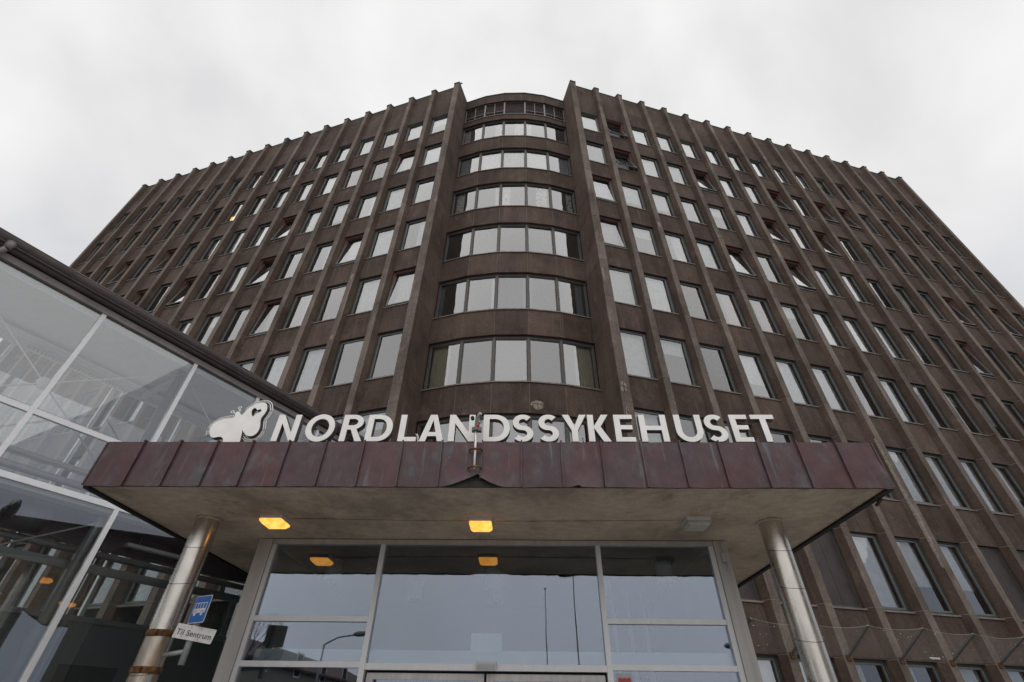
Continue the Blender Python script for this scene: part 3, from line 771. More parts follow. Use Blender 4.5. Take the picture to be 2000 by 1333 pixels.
# ------------------------------------------------------------------ bus stop sign clamped to the left column
BS = empty('bus_stop_sign', (-3.87, 6.35, 2.08)); tag(BS, 'blue bus stop sign and white direction plate on a short pole beside the left column', 'road sign')
m = MB(); m.tube([(0, 0, 0), (0, 0, .66)], .035, 16); m.build('pole', 'steel_grey', BS)
m = MB(); m.tube([(0, .0, .13), (-.32, .1, .10)], .025, 10); m.build('arm', 'steel_grey', BS)
def text_mesh(s, size, mat, ext=.0015, spacing=1.0):
    cu = bpy.data.curves.new('t', 'FONT'); cu.body = s; cu.size = size; cu.extrude = ext; cu.align_x = 'CENTER'; cu.align_y = 'CENTER'; cu.offset = size * .004; cu.space_character = spacing
    ob = bpy.data.objects.new('t', cu); COL.objects.link(ob)
    bpy.context.view_layer.update()
    me = bpy.data.meshes.new_from_object(ob.evaluated_get(bpy.context.evaluated_depsgraph_get()))
    bpy.data.objects.remove(ob); bpy.data.curves.remove(cu)
    me.transform(Matrix.Rotation(R(90), 4, 'X')); me.materials.clear(); me.materials.append(MATS[mat]); return me
def flat_poly(m, pts, y, t, mi=0):    # upright plate in local xz, front face at y, thickness t behind
    n = len(pts)
    a = [(x, y, z) for x, z in pts]; b = [(x, y + t, z) for x, z in pts]
    base = len(m.v); m.v += a + b
    m.f.append([base + i for i in range(n)]); m.mi.append(mi); m.sm.append(False)
    m.f.append([base + n + i for i in reversed(range(n))]); m.mi.append(mi); m.sm.append(False)
    for i in range(n):
        j = (i + 1) % n; m.f.append([base + j, base + i, base + n + i, base + n + j]); m.mi.append(mi); m.sm.append(False)
def rrect(w, h, r, n=5):
    pts = []
    for cx, cz, a0 in ((w / 2 - r, h / 2 - r, 0), (-w / 2 + r, h / 2 - r, 90), (-w / 2 + r, -h / 2 + r, 180), (w / 2 - r, -h / 2 + r, 270)):
        for i in range(n + 1):
            t = R(a0 + 90 * i / n); pts.append((cx + r * cos(t), cz + r * sin(t)))
    return pts
m = MB(); flat_poly(m, rrect(.29, .29, .02), -.047, .004, 0); flat_poly(m, rrect(.272, .272, .016), -.050, .002, 1)
plate = m.build('sign_plate', ['sign_white', 'blue_sign'], BS, (.045, -.03, .545), R(-26)); plate.scale = (1, 1, 1)
m = MB()
flat_poly(m, [(-.125, .045), (-.115, .078), (.120, .078), (.120, .068), (-.108, .068), (-.112, .045)], -.0525, .002)
flat_poly(m, [(-.13, -.045), (-.13, .0), (-.125, .008), (.12, .008), (.12, -.045)], -.0525, .002)
for x in (-.118, -.060, -.004, .052, .113): flat_poly(m, [(x - .005, .008), (x + .005, .008), (x + .005, .068), (x - .005, .068)], -.0525, .002)
for x in (-.075, .062):
    flat_poly(m, [(x + .026 * cos(2 * PI * i / 16), -.052 + .026 * sin(2 * PI * i / 16)) for i in range(16)], -.0535, .002)
m.build('bus_pictogram', 'sign_white', plate).scale = (.9, 1, .9)
m = MB()
for x in (-.075, .062):
    n = 12
    V = [(x + rr_ * cos(PI * i / n), -.0555, -.048 + rr_ * sin(PI * i / n)) for rr_ in (.031, .026) for i in range(n + 1)]
    m.raw(V, [(i, i + 1, n + 2 + i, n + 1 + i) for i in range(n)])
m.build('wheel_arch', 'blue_sign', plate).scale = (.9, 1, .9)
m = MB(); flat_poly(m, rrect(.43, .145, .006), -.046, .004)
for x, z in ((-.06, .055), (.05, .055), (-.12, -.05), (.06, -.055), (-.17, -.02)): m.tube([(x, -.05, z), (x, -.046, z)], .006, 8, 1)
dp = m.build('direction_plate', ['sign_white', 'steel_dark'], BS, (.035, 0, .30), R(18)); dp.rotation_euler[1] = R(7)
place('lettering', text_mesh('Til Sentrum', .080, 'sign_black', .001, 1.02), dp, (.0, -.048, -.01))

# ------------------------------------------------------------------ entrance vestibule
VY = 7.33
VES = empty('entrance_vestibule', (-.48, VY, 0)); tag(VES, 'glazed entrance front with grey metal frame and sliding doors under the canopy', 'entrance')
def vb(name, x0, x1, y0, y1, z0, z1, mat='alu', parent=None):
    m = MB(); m.box(x0 + .48, x1 + .48, y0, y1, z0, z1); return m.build(name, mat, parent or VES)
TOP = CZ0 - .012
vb('corner_post', -3.97, -3.765, -.02, .30, .12, TOP); vb('corner_post', 2.83, 3.02, -.02, .30, .12, TOP)
vb('post', -3.76, -3.70, .0, .10, .12, TOP - .07, 'alu_light'); vb('post', 2.755, 2.825, .0, .10, .12, TOP - .07, 'alu_light')
vb('head_rail', -3.76, 2.825, -.005, .12, TOP - .065, TOP, 'alu')
vb('post', -2.116, -2.045, -.008, .12, .12, TOP - .067, 'alu_light'); vb('post', 1.085, 1.155, -.008, .12, .12, TOP - .067, 'alu_light')
for a, b in ((-3.70, -2.118), (1.157, 2.753)):
    vb('transom', a, b, .004, .10, 2.665, 2.728, 'alu_light'); vb('transom', a, b, .004, .10, 2.148, 2.212, 'alu_light')
    vb('transom', a, b, .004, .10, .12, .25, 'alu_light')
    vb('glass_pane', a, b, .045, .057, 2.212, 2.665, 'glass_door'); vb('glass_pane', a, b, .045, .057, 2.728, TOP - .067, 'glass_door'); vb('glass_pane', a, b, .045, .057, .25, 2.148, 'glass_door')
vb('door_header', -2.043, 1.083, -.004, .16, 2.128, 2.20, 'alu_light'); vb('glass_pane', -2.043, 1.083, .045, .057, 2.20, TOP - .067, 'glass_door')
m = MB(); m.box(-.13, .13, -.075, -.006, 0, .095); m.box(-.115, .115, -.079, -.074, .012, .065, 1); m.build('door_sensor', ['alu', 'steel_grey'], VES, (-.47 + .48, 0, 2.125))
for sx, x0, x1 in ((-1, -2.02, -.495), (1, -.465, 1.06)):
    m = MB(); m.box(x0 + .48, x0 + .56, .06, .10, .13, 2.10); m.box(x1 + .40, x1 + .48, .06, .10, .13, 2.10); m.box(x0 + .56, x1 + .40, .061, .099, 2.03, 2.10); m.box(x0 + .56, x1 + .40, .061, .099, .13, .25)
    d = m.build('sliding_door', 'alu', VES); vb('door_glass', x0 + .08, x1 - .08, .075, .085, .25, 2.03, 'glass_door', d)
    m = MB(); hx = (x1 - .14 if sx < 0 else x0 + .14) + .48; m.tube([(hx, .045, .9), (hx, .045, 1.3)], .014, 8); m.build('door_handle', 'stainless', d)
# inside
vb('inner_ceiling', -3.75, 2.80, .16, 4.9, TOP - .05, TOP - .01, 'lobby_dark')
vb('side_wall', -3.97, -3.90, .31, 4.9, .12, TOP, 'clad'); vb('side_wall', 2.95, 3.02, .31, 4.9, .12, TOP, 'clad')
vb('back_wall', -3.88, 2.94, 4.9, 5.0, .12, TOP, 'lobby_dark')
vb('inner_beam', -3.62, 2.74, .16, .26, 2.215, 2.36, 'white_paint'); 
vb('notice_board', -.70, -.28, .135, .155, 2.335, 2.56, 'white_paint')
m = MB()
for x, z in ((-.64, 2.52), (-.34, 2.52), (-.64, 2.42), (-.34, 2.45)): m.tube([(x + .48, .128, z), (x + .48, .136, z)], .006, 6)
m.build('board_pins', 'steel_dark', VES)
for x in (1.75, 2.05, 2.35): vb('inner_post', x, x + .07, 3.2, 3.3, .12, TOP - .06, 'alu_light')
for x, y in ((-3.1, .95), (2.3, .95), (-.5, 1.5), (-.5, 2.7), (1.5, 2.2), (-2.0, 2.4)):
    m = MB(); m.tube([(0, 0, -.30), (0, 0, 0)], .13, 24); m.tube([(0, 0, -.302), (0, 0, -.27)], .115, 24, 1)
    for q in range(3): m.box(-.11, .11, -.07 + .07 * q - .004, -.07 + .07 * q + .004, -.31, -.303, 2)
    m.build('downlight', ['downlight', 'dark', 'stainless'], VES, (x + .48, y, TOP - .06))
m = MB(); m.box(-.035, .035, -.035, .0, -.06, .06); m.tube([(0, -.02, -.06), (.02, -.03, -.13), (-.02, -.02, -.17)], .008, 6); m.tube([(0, -.015, .06), (0, -.012, .22)], .006, 6); m.build('junction_box', 'alu', VES, (2.93 + .48, -.022, 3.50))
# security sticker on the pane by the door
m = MB(); flat_poly(m, rrect(.20, .30, .01), 0, .002)
stk = m.build('sticker', 'steel_grey', VES, (1.30 + .48, .042, 1.97))
m = MB()
for x in (-.055, 0, .055): flat_poly(m, [(x + .030 * cos(2 * PI * i / 18), .075 + .032 * sin(2 * PI * i / 18)) for i in range(18)], -.003, .002)
m.build('sticker_dots', 'red_dull', stk); place('sticker_lettering', text_mesh('SECURITAS', .036, 'sign_white', .0006), stk, (0, -.003, .015))
place('sticker_lettering', text_mesh('Beskyttet', .042, 'sign_white', .0006), stk, (.24, .0, .105))

# ------------------------------------------------------------------ panelled wall between the link and the vestibule
CW = empty('panelled_wall', (-4.8, 11.6, 0)); tag(CW, 'grey wall of horizontal boards between the left column and the entrance frame', 'wall')
for i in range(17):
    m = MB(); m.box(-.85, .88, 0, .03, i * .212 + .13, i * .212 + .334); m.build('board', 'clad', CW)
m = MB(); m.box(-.86, .89, .031, .08, .12, 3.72); m.build('backing', 'dark', CW)

# ------------------------------------------------------------------ letters and butterfly on the canopy roof
LH, LS, LA, LY, LZ = .388, .080, .064, 5.42, 4.366
def ell(cx, cy, rx, ry, a0=0, a1=360, n=40, pw=1.0):
    out = []
    for i in range(n + (0 if abs(a1 - a0) == 360 else 1)):
        t = R(a0 + (a1 - a0) * i / n); c, s_ = cos(t), sin(t)
        out.append((cx + rx * math.copysign(abs(c) ** pw, c), cy + ry * math.copysign(abs(s_) ** pw, s_)))
    return out
def glyph(ch, w):
    h, s, a = LH, LS, LA
    if ch == 'N': return [[(0, 0), (0, h), (s * .95, h), (w - s, .34 * h), (w - s, h), (w, h), (w, 0), (w - s * .95, 0), (s, .66 * h), (s, 0)]]
    if ch == 'L': return [[(0, 0), (0, h), (s, h), (s, a), (w, a), (w, 0)]]
    if ch == 'E': return [[(0, 0), (0, h), (w * .97, h), (w * .97, h - a), (s, h - a), (s, h / 2 + a / 2 + .01), (w * .92, h / 2 + a / 2 + .01), (w * .92, h / 2 - a / 2 + .01), (s, h / 2 - a / 2 + .01), (s, a), (w, a), (w, 0)]]
    if ch == 'H': return [[(0, 0), (0, h), (s, h), (s, h / 2 + a / 2), (w - s, h / 2 + a / 2), (w - s, h), (w, h), (w, 0), (w - s, 0), (w - s, h / 2 - a / 2), (s, h / 2 - a / 2), (s, 0)]]
    if ch == 'T': return [[(w / 2 - s / 2, 0), (w / 2 - s / 2, h - a), (0, h - a), (0, h), (w, h), (w, h - a), (w / 2 + s / 2, h - a), (w / 2 + s / 2, 0)]]
    if ch == 'Y': return [[(w / 2 - s / 2, 0), (w / 2 - s / 2, .40 * h), (0, h), (1.12 * s, h), (w / 2, .58 * h), (w - 1.12 * s, h), (w, h), (w / 2 + s / 2, .40 * h), (w / 2 + s / 2, 0)]]
    if ch == 'K': return [[(0, 0), (0, h), (s, h), (s, .57 * h), (w - 1.25 * s, h), (w - .012, h), (s + .085, .545 * h), (w, 0), (w - 1.25 * s, 0), (s, .49 * h), (s, 0)]]
    if ch == 'A':
        ya = h * .78; y0 = .19 * h; y1 = y0 + a * .95
        li = lambda y: 1.08 * s + (w / 2 - 1.08 * s) * y / ya
        return [[(0, 0), (w / 2 - .56 * s, h), (w / 2 + .56 * s, h), (w, 0), (w - 1.08 * s, 0), (w - li(y0), y0), (li(y0), y0), (1.08 * s, 0)], [(li(y1), y1), (w - li(y1), y1), (w / 2, ya)]]
    if ch == 'O': return [ell(w / 2, h / 2, w / 2, h / 2 + .006), ell(w / 2, h / 2, w / 2 - s * .98, h / 2 - a)]
    if ch == 'D':
        c = w * .42
        return [[(0, 0), (c, 0)] + ell(c, h / 2, w - c, h / 2, -88, 88, 28, .92) + [(c, h), (0, h)], [(s, a), (c, a)] + ell(c, h / 2, w - c - s, h / 2 - a, -88, 88, 24, .92) + [(c, h - a), (s, h - a)]]
    if ch == 'R':
        c = w * .46; b = .43 * h; ry = (h - b) / 2; cy = b + ry
        return [[(0, 0), (0, h), (c, h)] + ell(c, cy, w * .92 - c, ry, 88, -60, 22) + [(w * .66, b + .012), (w, 0), (w - 1.15 * s, 0), (w * .42, b), (s, b), (s, 0)],
                [(s, b + a), (c, b + a)] + ell(c, cy, w * .92 - c - s * .95, ry - a, -86, 86, 18) + [(c, h - a), (s, h - a)]]
    if ch == 'U':
        r = w / 2
        return [[(0, h)] + [(s, h)] + ell(w / 2, r * .92, w / 2 - s, r * .92 - a, 180, 360, 22) + [(w - s, h), (w, h)] + ell(w / 2, r * .92, w / 2, r * .92 + .004, 360, 180, 26)]
    if ch == 'S':
        rx = w / 2 - s / 2; ry = (h / 2 - a / 2) / 2; cu = .75 * h - a / 4; cd = .25 * h + a / 4
        c = ell(w / 2, cu, rx * .96, ry, 36, 270, 26) + ell(w / 2, cd, rx, ry, 90, -146, 26)[1:]
        L_, R_ = [], []
        for i, p in enumerate(c):
            q0, q1 = c[max(i - 1, 0)], c[min(i + 1, len(c) - 1)]; d = Vector((q1[0] - q0[0], q1[1] - q0[1])).normalized()
            hw = (a + (s - a) * abs(d.y) * (1.0)) / 2 * 1.02
            L_.append((p[0] - d.y * hw, p[1] + d.x * hw)); R_.append((p[0] + d.y * hw, p[1] - d.x * hw))
        return [L_ + R_[::-1]]
def shape_mesh(polys, depth, bev=.003):
    cu = bpy.data.curves.new('g', 'CURVE'); cu.dimensions = '2D'; cu.fill_mode = 'BOTH'; cu.extrude = depth / 2; cu.bevel_depth = bev; cu.bevel_resolution = 1; cu.offset = -bev
    for pl in polys:
        sp = cu.splines.new('POLY'); sp.points.add(len(pl) - 1); sp.use_cyclic_u = True
        for q, (x, y) in zip(sp.points, pl): q.co = (x, y, 0, 1)
    ob = bpy.data.objects.new('g', cu); COL.objects.link(ob); bpy.context.view_layer.update()
    me = bpy.data.meshes.new_from_object(ob.evaluated_get(bpy.context.evaluated_depsgraph_get()))
    bpy.data.objects.remove(ob); bpy.data.curves.remove(cu)
    me.transform(Matrix.Rotation(R(90), 4, 'X')); me.materials.clear()
    for mn in ('letter_white', 'letter_side_shade'): me.materials.append(MATS[mn])
    for p in me.polygons: p.material_index = 0 if p.normal.y < -.5 else 1; p.use_smooth = False
    return me
WORD = 'NORDLANDSSYKEHUSET'
LX = [-3.066, -2.624, -2.194, -1.845, -1.470, -1.155, -.775, -.326, .014, .344, .681, .994, 1.319, 1.693, 2.144, 2.483, 2.805, 3.112]
LWD = [.309, .380, .300, .338, .236, .322, .338, .345, .270, .265, .316, .285, .251, .352, .345, .268, .236, .300]
LAB = ['white letter N at the start of the sign, next to the butterfly', 'white letter O, second letter of the sign', 'white letter R between O and D in the sign', 'white letter D between R and L in the sign', 'white letter L beside the thin white vent pipe',
       'white letter A, the only A of the sign', 'white letter N partly behind the lamp mast', 'white letter D just right of the lamp mast', 'first white letter S, right after the second D', 'second white letter S, left of the Y', 'white letter Y, the only Y of the sign', 'white letter K, the only K of the sign',
       'white letter E between K and H in the sign', 'white letter H, the only H of the sign', 'white letter U, the only U of the sign', 'last white letter S, right of the U', 'white letter E just before the final T', 'white letter T ending the sign on the canopy']
for i, ch in enumerate(WORD):
    wd = LWD[i]
    o = place('sign_letter', shape_mesh(glyph(ch, wd), .085), None, (LX[i] - wd / 2, LY, LZ)); tag(o, LAB[i], 'letter', 'letters of the sign on the canopy')
    m = MB()
    for x in (.05, wd - .06): m.box(x, x + .015, .048, .063, -.05, .10)
    m.build('letter_bracket', 'steel_dark', o)
FILL = [(-4.051, 4.466), (-4.08, 4.521), (-4.078, 4.595), (-4.045, 4.652), (-3.981, 4.691), (-3.897, 4.71), (-3.817, 4.71), (-3.832, 4.761), (-3.829, 4.8), (-3.811, 4.814), (-3.775, 4.794), (-3.733, 4.746), (-3.714, 4.8), (-3.68, 4.864), (-3.619, 4.919), (-3.548, 4.949), (-3.489, 4.949), (-3.45, 4.919), (-3.423, 4.853), (-3.429, 4.774), (-3.456, 4.723), (-3.455, 4.672), (-3.433, 4.608), (-3.422, 4.546), (-3.434, 4.484), (-3.47, 4.445), (-3.523, 4.438), (-3.575, 4.46), (-3.619, 4.503), (-3.65, 4.533), (-3.631, 4.497), (-3.624, 4.436), (-3.603, 4.33), (-3.823, 4.33), (-3.845, 4.405), (-3.887, 4.433), (-3.93, 4.429), (-3.97, 4.417), (-4.011, 4.423)]
HEART = [(-3.584, 4.729), (-3.622, 4.8), (-3.621, 4.846), (-3.6, 4.866), (-3.569, 4.846), (-3.548, 4.82), (-3.532, 4.84), (-3.504, 4.842), (-3.493, 4.82), (-3.516, 4.794), (-3.555, 4.774), (-3.575, 4.736)]
def smooth(pl, it=2):
    for _ in range(it):
        q = []
        for i, p in enumerate(pl):
            n_ = pl[(i + 1) % len(pl)]; q += [(p[0] * .75 + n_[0] * .25, p[1] * .75 + n_[1] * .25), (p[0] * .25 + n_[0] * .75, p[1] * .25 + n_[1] * .75)]
        pl = q
    return pl
BX, BZ = -3.75, 4.33
BUT = empty('butterfly_emblem', (BX, LY, BZ)); tag(BUT, 'white butterfly emblem with a heart cut out of its wing, left of the sign letters', 'emblem')
fl = smooth([(x - BX, z - BZ) for x, z in FILL]); he = smooth([(x - BX, z - BZ) for x, z in HEART], 1)
place('butterfly_body', shape_mesh([fl, he], .07), BUT)
cu_x = sum(p[0] for p in fl) / len(fl)
def offset(pl, d):
    out = []; n = len(pl)
    for i in range(n):
        a, b = Vector(pl[i - 3]), Vector(pl[(i + 3) % n]); t = (b - a)
        if t.length < 1e-6: t = Vector((1, 0))
        t.normalize(); out.append((pl[i][0] - t.y * d, pl[i][1] + t.x * d))
    return out
for d_, y_ in ((.018, .012), (.030, -.004), (.044, .012), (.054, .0)):
    wl_ = [p for p in offset(fl, d_)]
    m = MB()
    # white contour wires, dark ones painting their shadow gaps, follow the two wings only
    idx = [i for i in range(len(wl_))]
    runs = [[i for i in idx if 4 * 0 <= i <= 4 * 6], [i for i in idx if 4 * 12 <= i <= 4 * 29]]
    for run in runs:
        pts = [(wl_[i][0], y_, max(wl_[i][1], .0)) for i in run]
        if len(pts) > 2: m.tube(pts, .0055, 6)
    m.build('contour_and_shade_wire', 'steel_dark' if d_ in (.018, .044) else 'letter_white', BUT)
for (rx_, rz_), (sx_, sz_) in (((-3.905, 4.822), (-3.815, 4.775)), ((-3.829, 4.885), (-3.800, 4.81))):
    m = MB(); n = 14
    m.tube([(rx_ - BX + .019 * cos(2 * PI * i / n), 0, rz_ - BZ + .019 * sin(2 * PI * i / n)) for i in range(n + 1)], .007, 6, caps=False)
    d = Vector((sx_ - rx_, sz_ - rz_)).normalized() * .02
    m.tube([(rx_ - BX + d.x, 0, rz_ - BZ + d.y), (sx_ - BX, 0, sz_ - BZ)], .007, 6); m.build('antenna', 'letter_white', BUT)
# ------------------------------------------------------------------ lamp mast and vent pipe
MS = empty('lamp_mast', (-.565, 5.235, 3.94)); tag(MS, 'thin white pole with rusty brackets and small lamps on the canopy fascia', 'mast')
m = MB(); m.tube([(.0, 0, 0), (-.004, 0, .3), (-.012, 0, .50)], .013, 10); m.build('pole', 'letter_white', MS)
for z in (.02, .25):
    m = MB(); m.tube([(-.075, .03, z), (-.06, -.015, z), (.06, -.015, z), (.075, .03, z)], .014, 8); m.build('bracket', 'rust', MS)
m = MB(); m.box(-.06, .06, -.03, .03, .49, .54); m.tube([(-.01, -.03, .515), (-.01, -.05, .515)], .025, 12); m.build('control_box', 'steel_dark', MS)
m = MB(); m.box(-.028, .03, -.02, .02, .54, .67); m.build('housing', 'steel_dark', MS)
m = MB(); m.tube([(.012, -.022, .545), (.012, -.022, .585)], .014, 10); m.build('signal_lens', 'red', MS)
m = MB(); m.tube([(-.06, -.01, .665), (-.06, -.05, .66)], .024, 12); m.build('camera_eye', 'dark', MS)
m = MB(); m.tube([(.0, 0, .66), (.012, 0, .72), (.04, -.03, .735)], .022, 10); m.tube([(.02, 0, .62), (.05, -.03, .61)], .022, 10); m.build('spot_head', 'steel_grey', MS)
m = MB(); m.tube([(0, 0, 0), (0, 0, .22), (-.015, 0, .25), (-.04, 0, .25)], .014, 10); vp = m.build('vent_pipe', 'white_paint', None, (-1.385, 5.6, 4.33)); tag(vp, 'thin white bent pipe on the canopy roof between L and A', 'pipe')

# ------------------------------------------------------------------ glass link building on the left
U = Vector((.4924, .8704, 0)); NV = Vector((.8704, -.4924, 0)); G0 = Vector((-5.566, 9.503, 0))
LK = empty('glass_link', G0); tag(LK, 'glazed two storey link building with white mullions and brown gutter on the left', 'building')
def g(s, off, z): return U * s + NV * off + Vector((0, 0, z))
def gbox(name, s0, s1, o0, o1, z0, z1, mat, parent=None):
    m = MB(); m.obox(g(s0, o0, z0), U * (s1 - s0), NV * (o1 - o0), (0, 0, z1 - z0)); return m.build(name, mat, parent or LK)
SA, SB = -12.0, 3.05
MUL = [-11.2, -9.4, -7.55, -5.75, -3.94, -2.22, -.76, .95, 2.6]
SPL = [(SA, -11.2)] + list(zip(MUL, MUL[1:])) + [(2.6, SB)]
for s in MUL: gbox('mullion', s - .035, s + .035, -.06, .035, .12, 7.22, 'mullion_white')
for z in (4.29, 5.24):
    for a, b in SPL: gbox('transom', a + .036, b - .036, -.05, .026, z - .042, z + .042, 'mullion_white')
for a, b in SPL:
    for z0, z1 in ((.14, 4.248), (4.332, 5.198), (5.282, 7.22)):
        m = MB(); m.face([g(a + .036, 0, z0), g(b - .036, 0, z0), g(b - .036, 0, z1), g(a + .036, 0, z1)]); m.build('glass_pane', 'glass_link', LK)
gbox('fascia_board', SA, SB, -.03, .055, 7.22, 7.33, 'gutter_light'); gbox('fascia_recess', SA, SB, -.03, .03, 7.33, 7.37, 'dark'); gbox('fascia_board', SA, SB, -.03, .13, 7.37, 7.44, 'gutter')
gbox('roof', SA, SB, -1.95, .10, 7.445, 7.53, 'gutter')
m = MB()
V, F = [], []
n = 12
for i in range(n + 1):
    t = R(180 + 180 * i / n)
    for s in (SA, SB): V.append(g(s, .225 + .085 * cos(t), 7.50 + .085 * sin(t)))
for i in range(n): F.append((2 * i, 2 * i + 2, 2 * i + 3, 2 * i + 1))
m.raw(V, F, 0, True); m.tube([g(SA, .31, 7.50), g(SB, .31, 7.50)], .010, 6); m.build('gutter', 'gutter', LK)
s = SA + .5
while s < SB - .2:
    m = MB(); V = []
    for i in range(9):
        t = R(180 + 180 * i / 8); V.append(g(s, .225 + .090 * cos(t), 7.50 + .090 * sin(t)))
    m.tube(V, .006, 5); m.build('gutter_bracket', 'gutter', LK); s += .62
m = MB(); m.tube([g(-5.5, .22, 7.43), g(-5.5, .22, 7.30)], [.07, .045], 14); m.tube([g(-5.5, .22, 7.30), g(-5.56, .12, 7.18), g(-5.56, .10, 4.0), g(-5.56, .10, .2)], .045, 12); m.build('downpipe', 'gutter_light', LK)
m = MB()
s = SA + .3
while s < SB: m.tube([g(s, .055, 7.275), g(s, .063, 7.275)], .012, 8); s += .62
m.build('fixing_screws', 'steel_dark', LK)
# inside: ceiling, far side, slab, columns, rods, pipes, lights
gbox('ceiling', SA, SB, -1.75, -.07, 7.16, 7.21, 'ceiling')
gbox('ceiling_trim', SA, SB, -.30, -.10, 7.13, 7.158, 'ceiling')
gbox('far_beam', SA, SB, -1.95, -1.75, 6.98, 7.44, 'white_paint')
gbox('edge_cove', SA, SB, -1.745, -1.55, 7.05, 7.09, 'ceiling')
for i, (a, b) in enumerate(SPL):
    m = MB(); m.face([g(a, -1.85, .14), g(b, -1.85, .14), g(b, -1.85, 6.98), g(a, -1.85, 6.98)]); m.build('far_glass', 'glass_link', LK)
for s in MUL: gbox('far_mullion', s - .04 - .5, s + .02 - .5, -1.90, -1.80, .12, 6.98, 'white_paint')
gbox('far_rail', SA, SB, -1.88, -1.82, 5.18, 5.24, 'alu_light')
gbox('floor_slab', SA, SB, -1.80, -.34, 4.14, 4.36, 'steel_dark'); gbox('slab_edge', SA, SB, -.335, -.075, 4.20, 4.36, 'ceiling')
gbox('lower_beam', SA, SB, -1.0, -.8, 3.85, 4.13, 'steel_dark')
for s in (-5.75, -2.22, 0.95):
    m = MB(); m.tube([g(s - .02, -.35, .12), g(s - .02, -.35, 7.15)], .075, 16); m.build('column', 'steel_grey', LK)
    gbox('bracket_beam', s - .06, s + .02, -1.7, -.42, 6.93, 7.05, 'ceiling')
def rod(p, q, r=.014): m = MB(); m.tube([p, q], r, 8); m.build('brace_rod', 'alu_light', LK)
for a, b in ((-5.75, -2.22), (-2.22, .95)):
    rod(g(a, -.25, 7.05), g(b, -.25, 4.55)); rod(g(a, -.25, 4.55), g(b, -.25, 7.05))
    m = MB(); c = g((a + b) / 2, -.25, 5.80); m.tube([c - NV * .012, c + NV * .012], .10, 20); m.build('brace_plate', 'alu_light', LK)
rod(g(-5.75, -.25, 2.0), g(-2.3, -.25, 4.05))
for z, of, r in ((5.55, -.75, .045), (4.90, -.80, .045), (4.72, -.95, .06), (3.72, -.70, .05)):
    m = MB(); m.tube([g(SA, of, z), g(SB, of, z)], r, 12); m.build('pipe', 'alu' if z > 4 else 'steel_grey', LK)
gbox('handrail', SA, SB, -1.70, -1.62, 4.52, 4.60, 'alu_light')
def lum(s, of, z): gbox('luminaire', s - .6, s + .6, of - .06, of + .06, z, z + .05, 'white_paint'); m = MB(); m.tube([g(s - .4, of, z + .05), g(s - .4, of, z + .2)], .008, 5); m.tube([g(s + .4, of, z + .05), g(s + .4, of, z + .2)], .008, 5); m.build('luminaire_hanger', 'steel_grey', LK)
lum(-1.0, -.62, 3.93); lum(-4.7, -.62, 3.93); lum(-6.6, -1.3, 6.9)
# perforated ventilation strip with warm light behind it
gbox('light_strip', -4.3, -2.5, -1.70, -1.60, 6.90, 6.93, 'steel_grey')
m = MB()
for i in range(28): m.obox(g(-4.25 + i * .062, -1.69, 6.892), U * .04, NV * .08, (0, 0, .006))
m.build('strip_lights', 'curtain_beige', LK)
m = MB(); m.tube([g(-3.3, -.55, 3.98), g(-2.85, -.55, 3.98)], .20, 20); m.build('duct', 'steel_dark', LK)
gbox('inner_wall', SA, SB, -1.80, -1.75, .12, 2.9, 'clad')
gbox('lower_floor', SA, SB, -1.79, -.07, .02, .13, 'clad')
for s in (-6.3, -4.6, -3.1, -1.5, -.1, 1.5): gbox('inner_post', s - .03, s + .03, -1.74, -1.68, .13, 4.1, 'steel_grey')
for s in (-3.9, -.8): gbox('inner_door', s - .45, s + .45, -1.745, -1.70, .13, 2.3, 'lobby_dark')
gbox('inner_rail', SA, SB, -1.745, -1.69, 2.9, 2.98, 'steel_grey')
gbox('lower_rail', SA, SB, -.6, -.54, 3.42, 3.54, 'steel_grey')
gbox('end_wall', SB - .02, SB, -1.95, -.02, .12, 7.44, 'clad')

# ------------------------------------------------------------------ crow on the pier
CR = empty('crow', (XC - 3.58, 12.62, ROOF + .05)); tag(CR, 'small dark bird perched on top of the tall left pier', 'bird')
m = MB(); m.tube([(-.20, 0, .10), (-.10, 0, .13), (.0, 0, .16), (.09, 0, .20), (.14, 0, .25), (.18, 0, .275), (.215, 0, .275), (.27, 0, .262)], [.012, .035, .065, .062, .045, .042, .026, .004], 12); m.build('body', 'feather', CR)
for y in (-.05, .05):
    m = MB(); m.tube([(.06, y, .20), (-.06, y * 1.1, .16), (-.22, y * .6, .10)], [.012, .035, .006], 8); m.build('folded_wing', 'feather', CR)
for y in (-.025, .025):
    m = MB(); m.tube([(.0, y, .11), (.01, y, .0), (.05, y, .0)], .007, 6); m.build('leg', 'dark', CR)

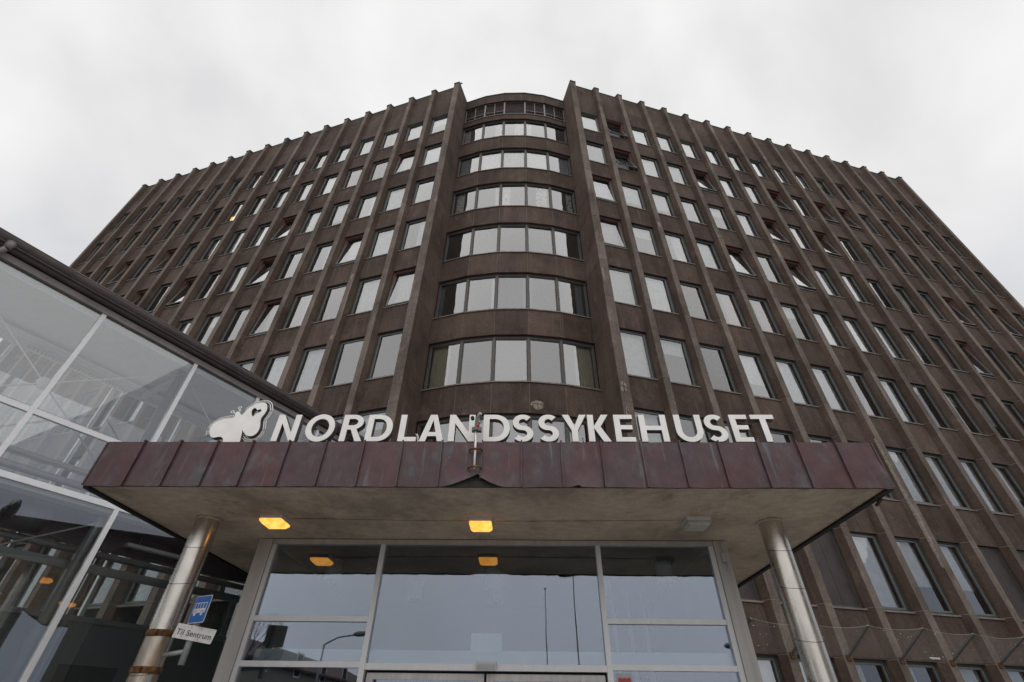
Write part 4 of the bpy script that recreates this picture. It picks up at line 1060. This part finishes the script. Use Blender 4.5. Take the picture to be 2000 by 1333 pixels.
# ------------------------------------------------------------------ the street behind the camera, which the glass mirrors
def house(name, loc, rz, L, D, H, RH, wall, label, nwin, storeys):
    o = empty(name, loc, rz); tag(o, label, 'house', 'houses across the street')
    m = MB(); m.box(-L / 2, L / 2, -D / 2, D / 2, 0, H)
    for s_ in (-1, 1):
        m.face([(s_ * L / 2, -D / 2, H), (s_ * L / 2, D / 2, H), (s_ * L / 2, 0, H + RH)])
    m.build('wall', wall, o)
    m = MB(); ov = .35
    for s_ in (-1, 1):
        m.obox((-L / 2 - ov, s_ * (D / 2 + ov), H - RH * ov / (D / 2)), (L + 2 * ov, 0, 0), (0, -s_ * (D / 2 + ov), RH * (1 + ov / (D / 2))), (0, 0, .14))
    rf = m.build('roof', 'house_roof', o)
    if L < 20: m = MB(); m.box(L * .2, L * .2 + .7, -.35, .35, H + RH * .5, H + RH + .8); m.build('chimney', 'house_wall2', rf)
    for k in range(storeys):
        for i in range(nwin):
            x = -L / 2 + L * (i + .5) / nwin; z = 1.0 + k * 2.8
            for s_ in (-1, 1):
                m = MB(); y = s_ * (D / 2 + .02); a, b = sorted((y, y + s_ * .05)); frame_bars(m, x - .6, x + .6, z, z + 1.4, .1, a, b); f = m.build('window', 'white_paint', o)
                m = MB(); m.face([(x - .5, s_ * (D / 2 + .012), z + .1), (x + .5, s_ * (D / 2 + .012), z + .1), (x + .5, s_ * (D / 2 + .012), z + 1.3), (x - .5, s_ * (D / 2 + .012), z + 1.3)]); m.build('pane', 'dark', f)
    return o
house('gable_house', (17.5, -3.5, 0), R(78), 9, 7.5, 5.2, 3.2, 'house_wall', 'pale gabled house mirrored in the lower panes of the glass link', 3, 2)
house('row_house', (-19.5, -28, 0), R(90), 36, 9, 4.3, 1.7, 'house_wall2', 'long dark house with a brown roof mirrored in the left entrance pane', 7, 2)
house('row_house', (30, -24, 0), R(10), 16, 9, 5.0, 3.0, 'house_wall', 'pale low house mirrored in the right entrance pane', 5, 2)
def lamp_post(x, y, h, rz, two, label):
    o = empty('street_lamp', (x, y, 0), rz); tag(o, label, 'street lamp', 'street lamps across the road')
    m = MB(); m.tube([(0, 0, 0), (0, 0, h * .6), (0, 0, h)], [.07, .055, .04], 10); m.build('pole', 'steel_grey', o)
    for s_ in ((-1, 1) if two else (1,)):
        m = MB(); m.tube([(0, 0, h - .02), (s_ * .6, 0, h + .25), (s_ * 1.4, 0, h + .35)], .03, 8); m.build('arm', 'steel_grey', o)
        m = MB(); m.tube([(s_ * 1.3, 0, h + .36), (s_ * 1.5, 0, h + .38), (s_ * 1.9, 0, h + .38), (s_ * 2.0, 0, h + .37)], [.05, .11, .10, .04], 10); m.build('lamp_head', 'steel_grey', o)
lamp_post(-8.9, -10, 4.3, R(10), False, 'street lamp with curved arm mirrored in the left entrance pane')
lamp_post(10.9, -10, 4.0, R(176), False, 'street lamp mirrored at the right edge of the right entrance pane')
for x, y, h, lb in ((1.25, -14, 7.4, 'thin pole with a knob mirrored in the middle entrance pane'), (2.75, -13, 10.5, 'taller thin pole mirrored near the middle pane right edge')):
    o = empty('flag_pole', (x, y, 0)); tag(o, lb, 'pole', 'thin poles across the road')
    m = MB(); m.tube([(0, 0, 0), (0, 0, h)], [.045, .02], 8); m.build('pole', 'steel_grey', o)
    m = MB(); m.tube([(0, 0, h), (0, 0, h + .05), (0, 0, h + .1)], [.03, .07, .02], 8); m.build('knob', 'steel_grey', o)
lamp_post(12.0, 2.0, 6.0, R(60), False, 'street lamp mirrored in the lower left panes of the link')
TR = empty('bare_tree', (-11.6, -7.6, 0)); tag(TR, 'bare leafless tree mirrored at the edge of the left entrance pane', 'tree')
rt = random.Random(9)
m = MB(); m.tube([(0, 0, 0), (.05, 0, 1.0), (0, .05, 2.0)], [.13, .10, .08], 8); m.build('trunk', 'bark', TR)
m = MB()
def branch(p, d, L, r, n):
    q = p + d * L; m.tube([p, p + d * L * .5 + Vector((rt.uniform(-.05, .05), rt.uniform(-.05, .05), 0)), q], [r, r * .8, r * .55], 5, caps=False)
    if n:
        for _ in range(3):
            nd = (d + Vector((rt.uniform(-.6, .6), rt.uniform(-.6, .6), rt.uniform(-.1, .5)))).normalized(); branch(q, nd, L * rt.uniform(.6, .8), r * .55, n - 1)
for a in range(4): branch(Vector((0, .05, 1.9)), Vector((cos(a * 1.6) * .35, sin(a * 1.6) * .35, 1)).normalized(), 1.35, .045, 4)
m.build('branches', 'bark', TR)
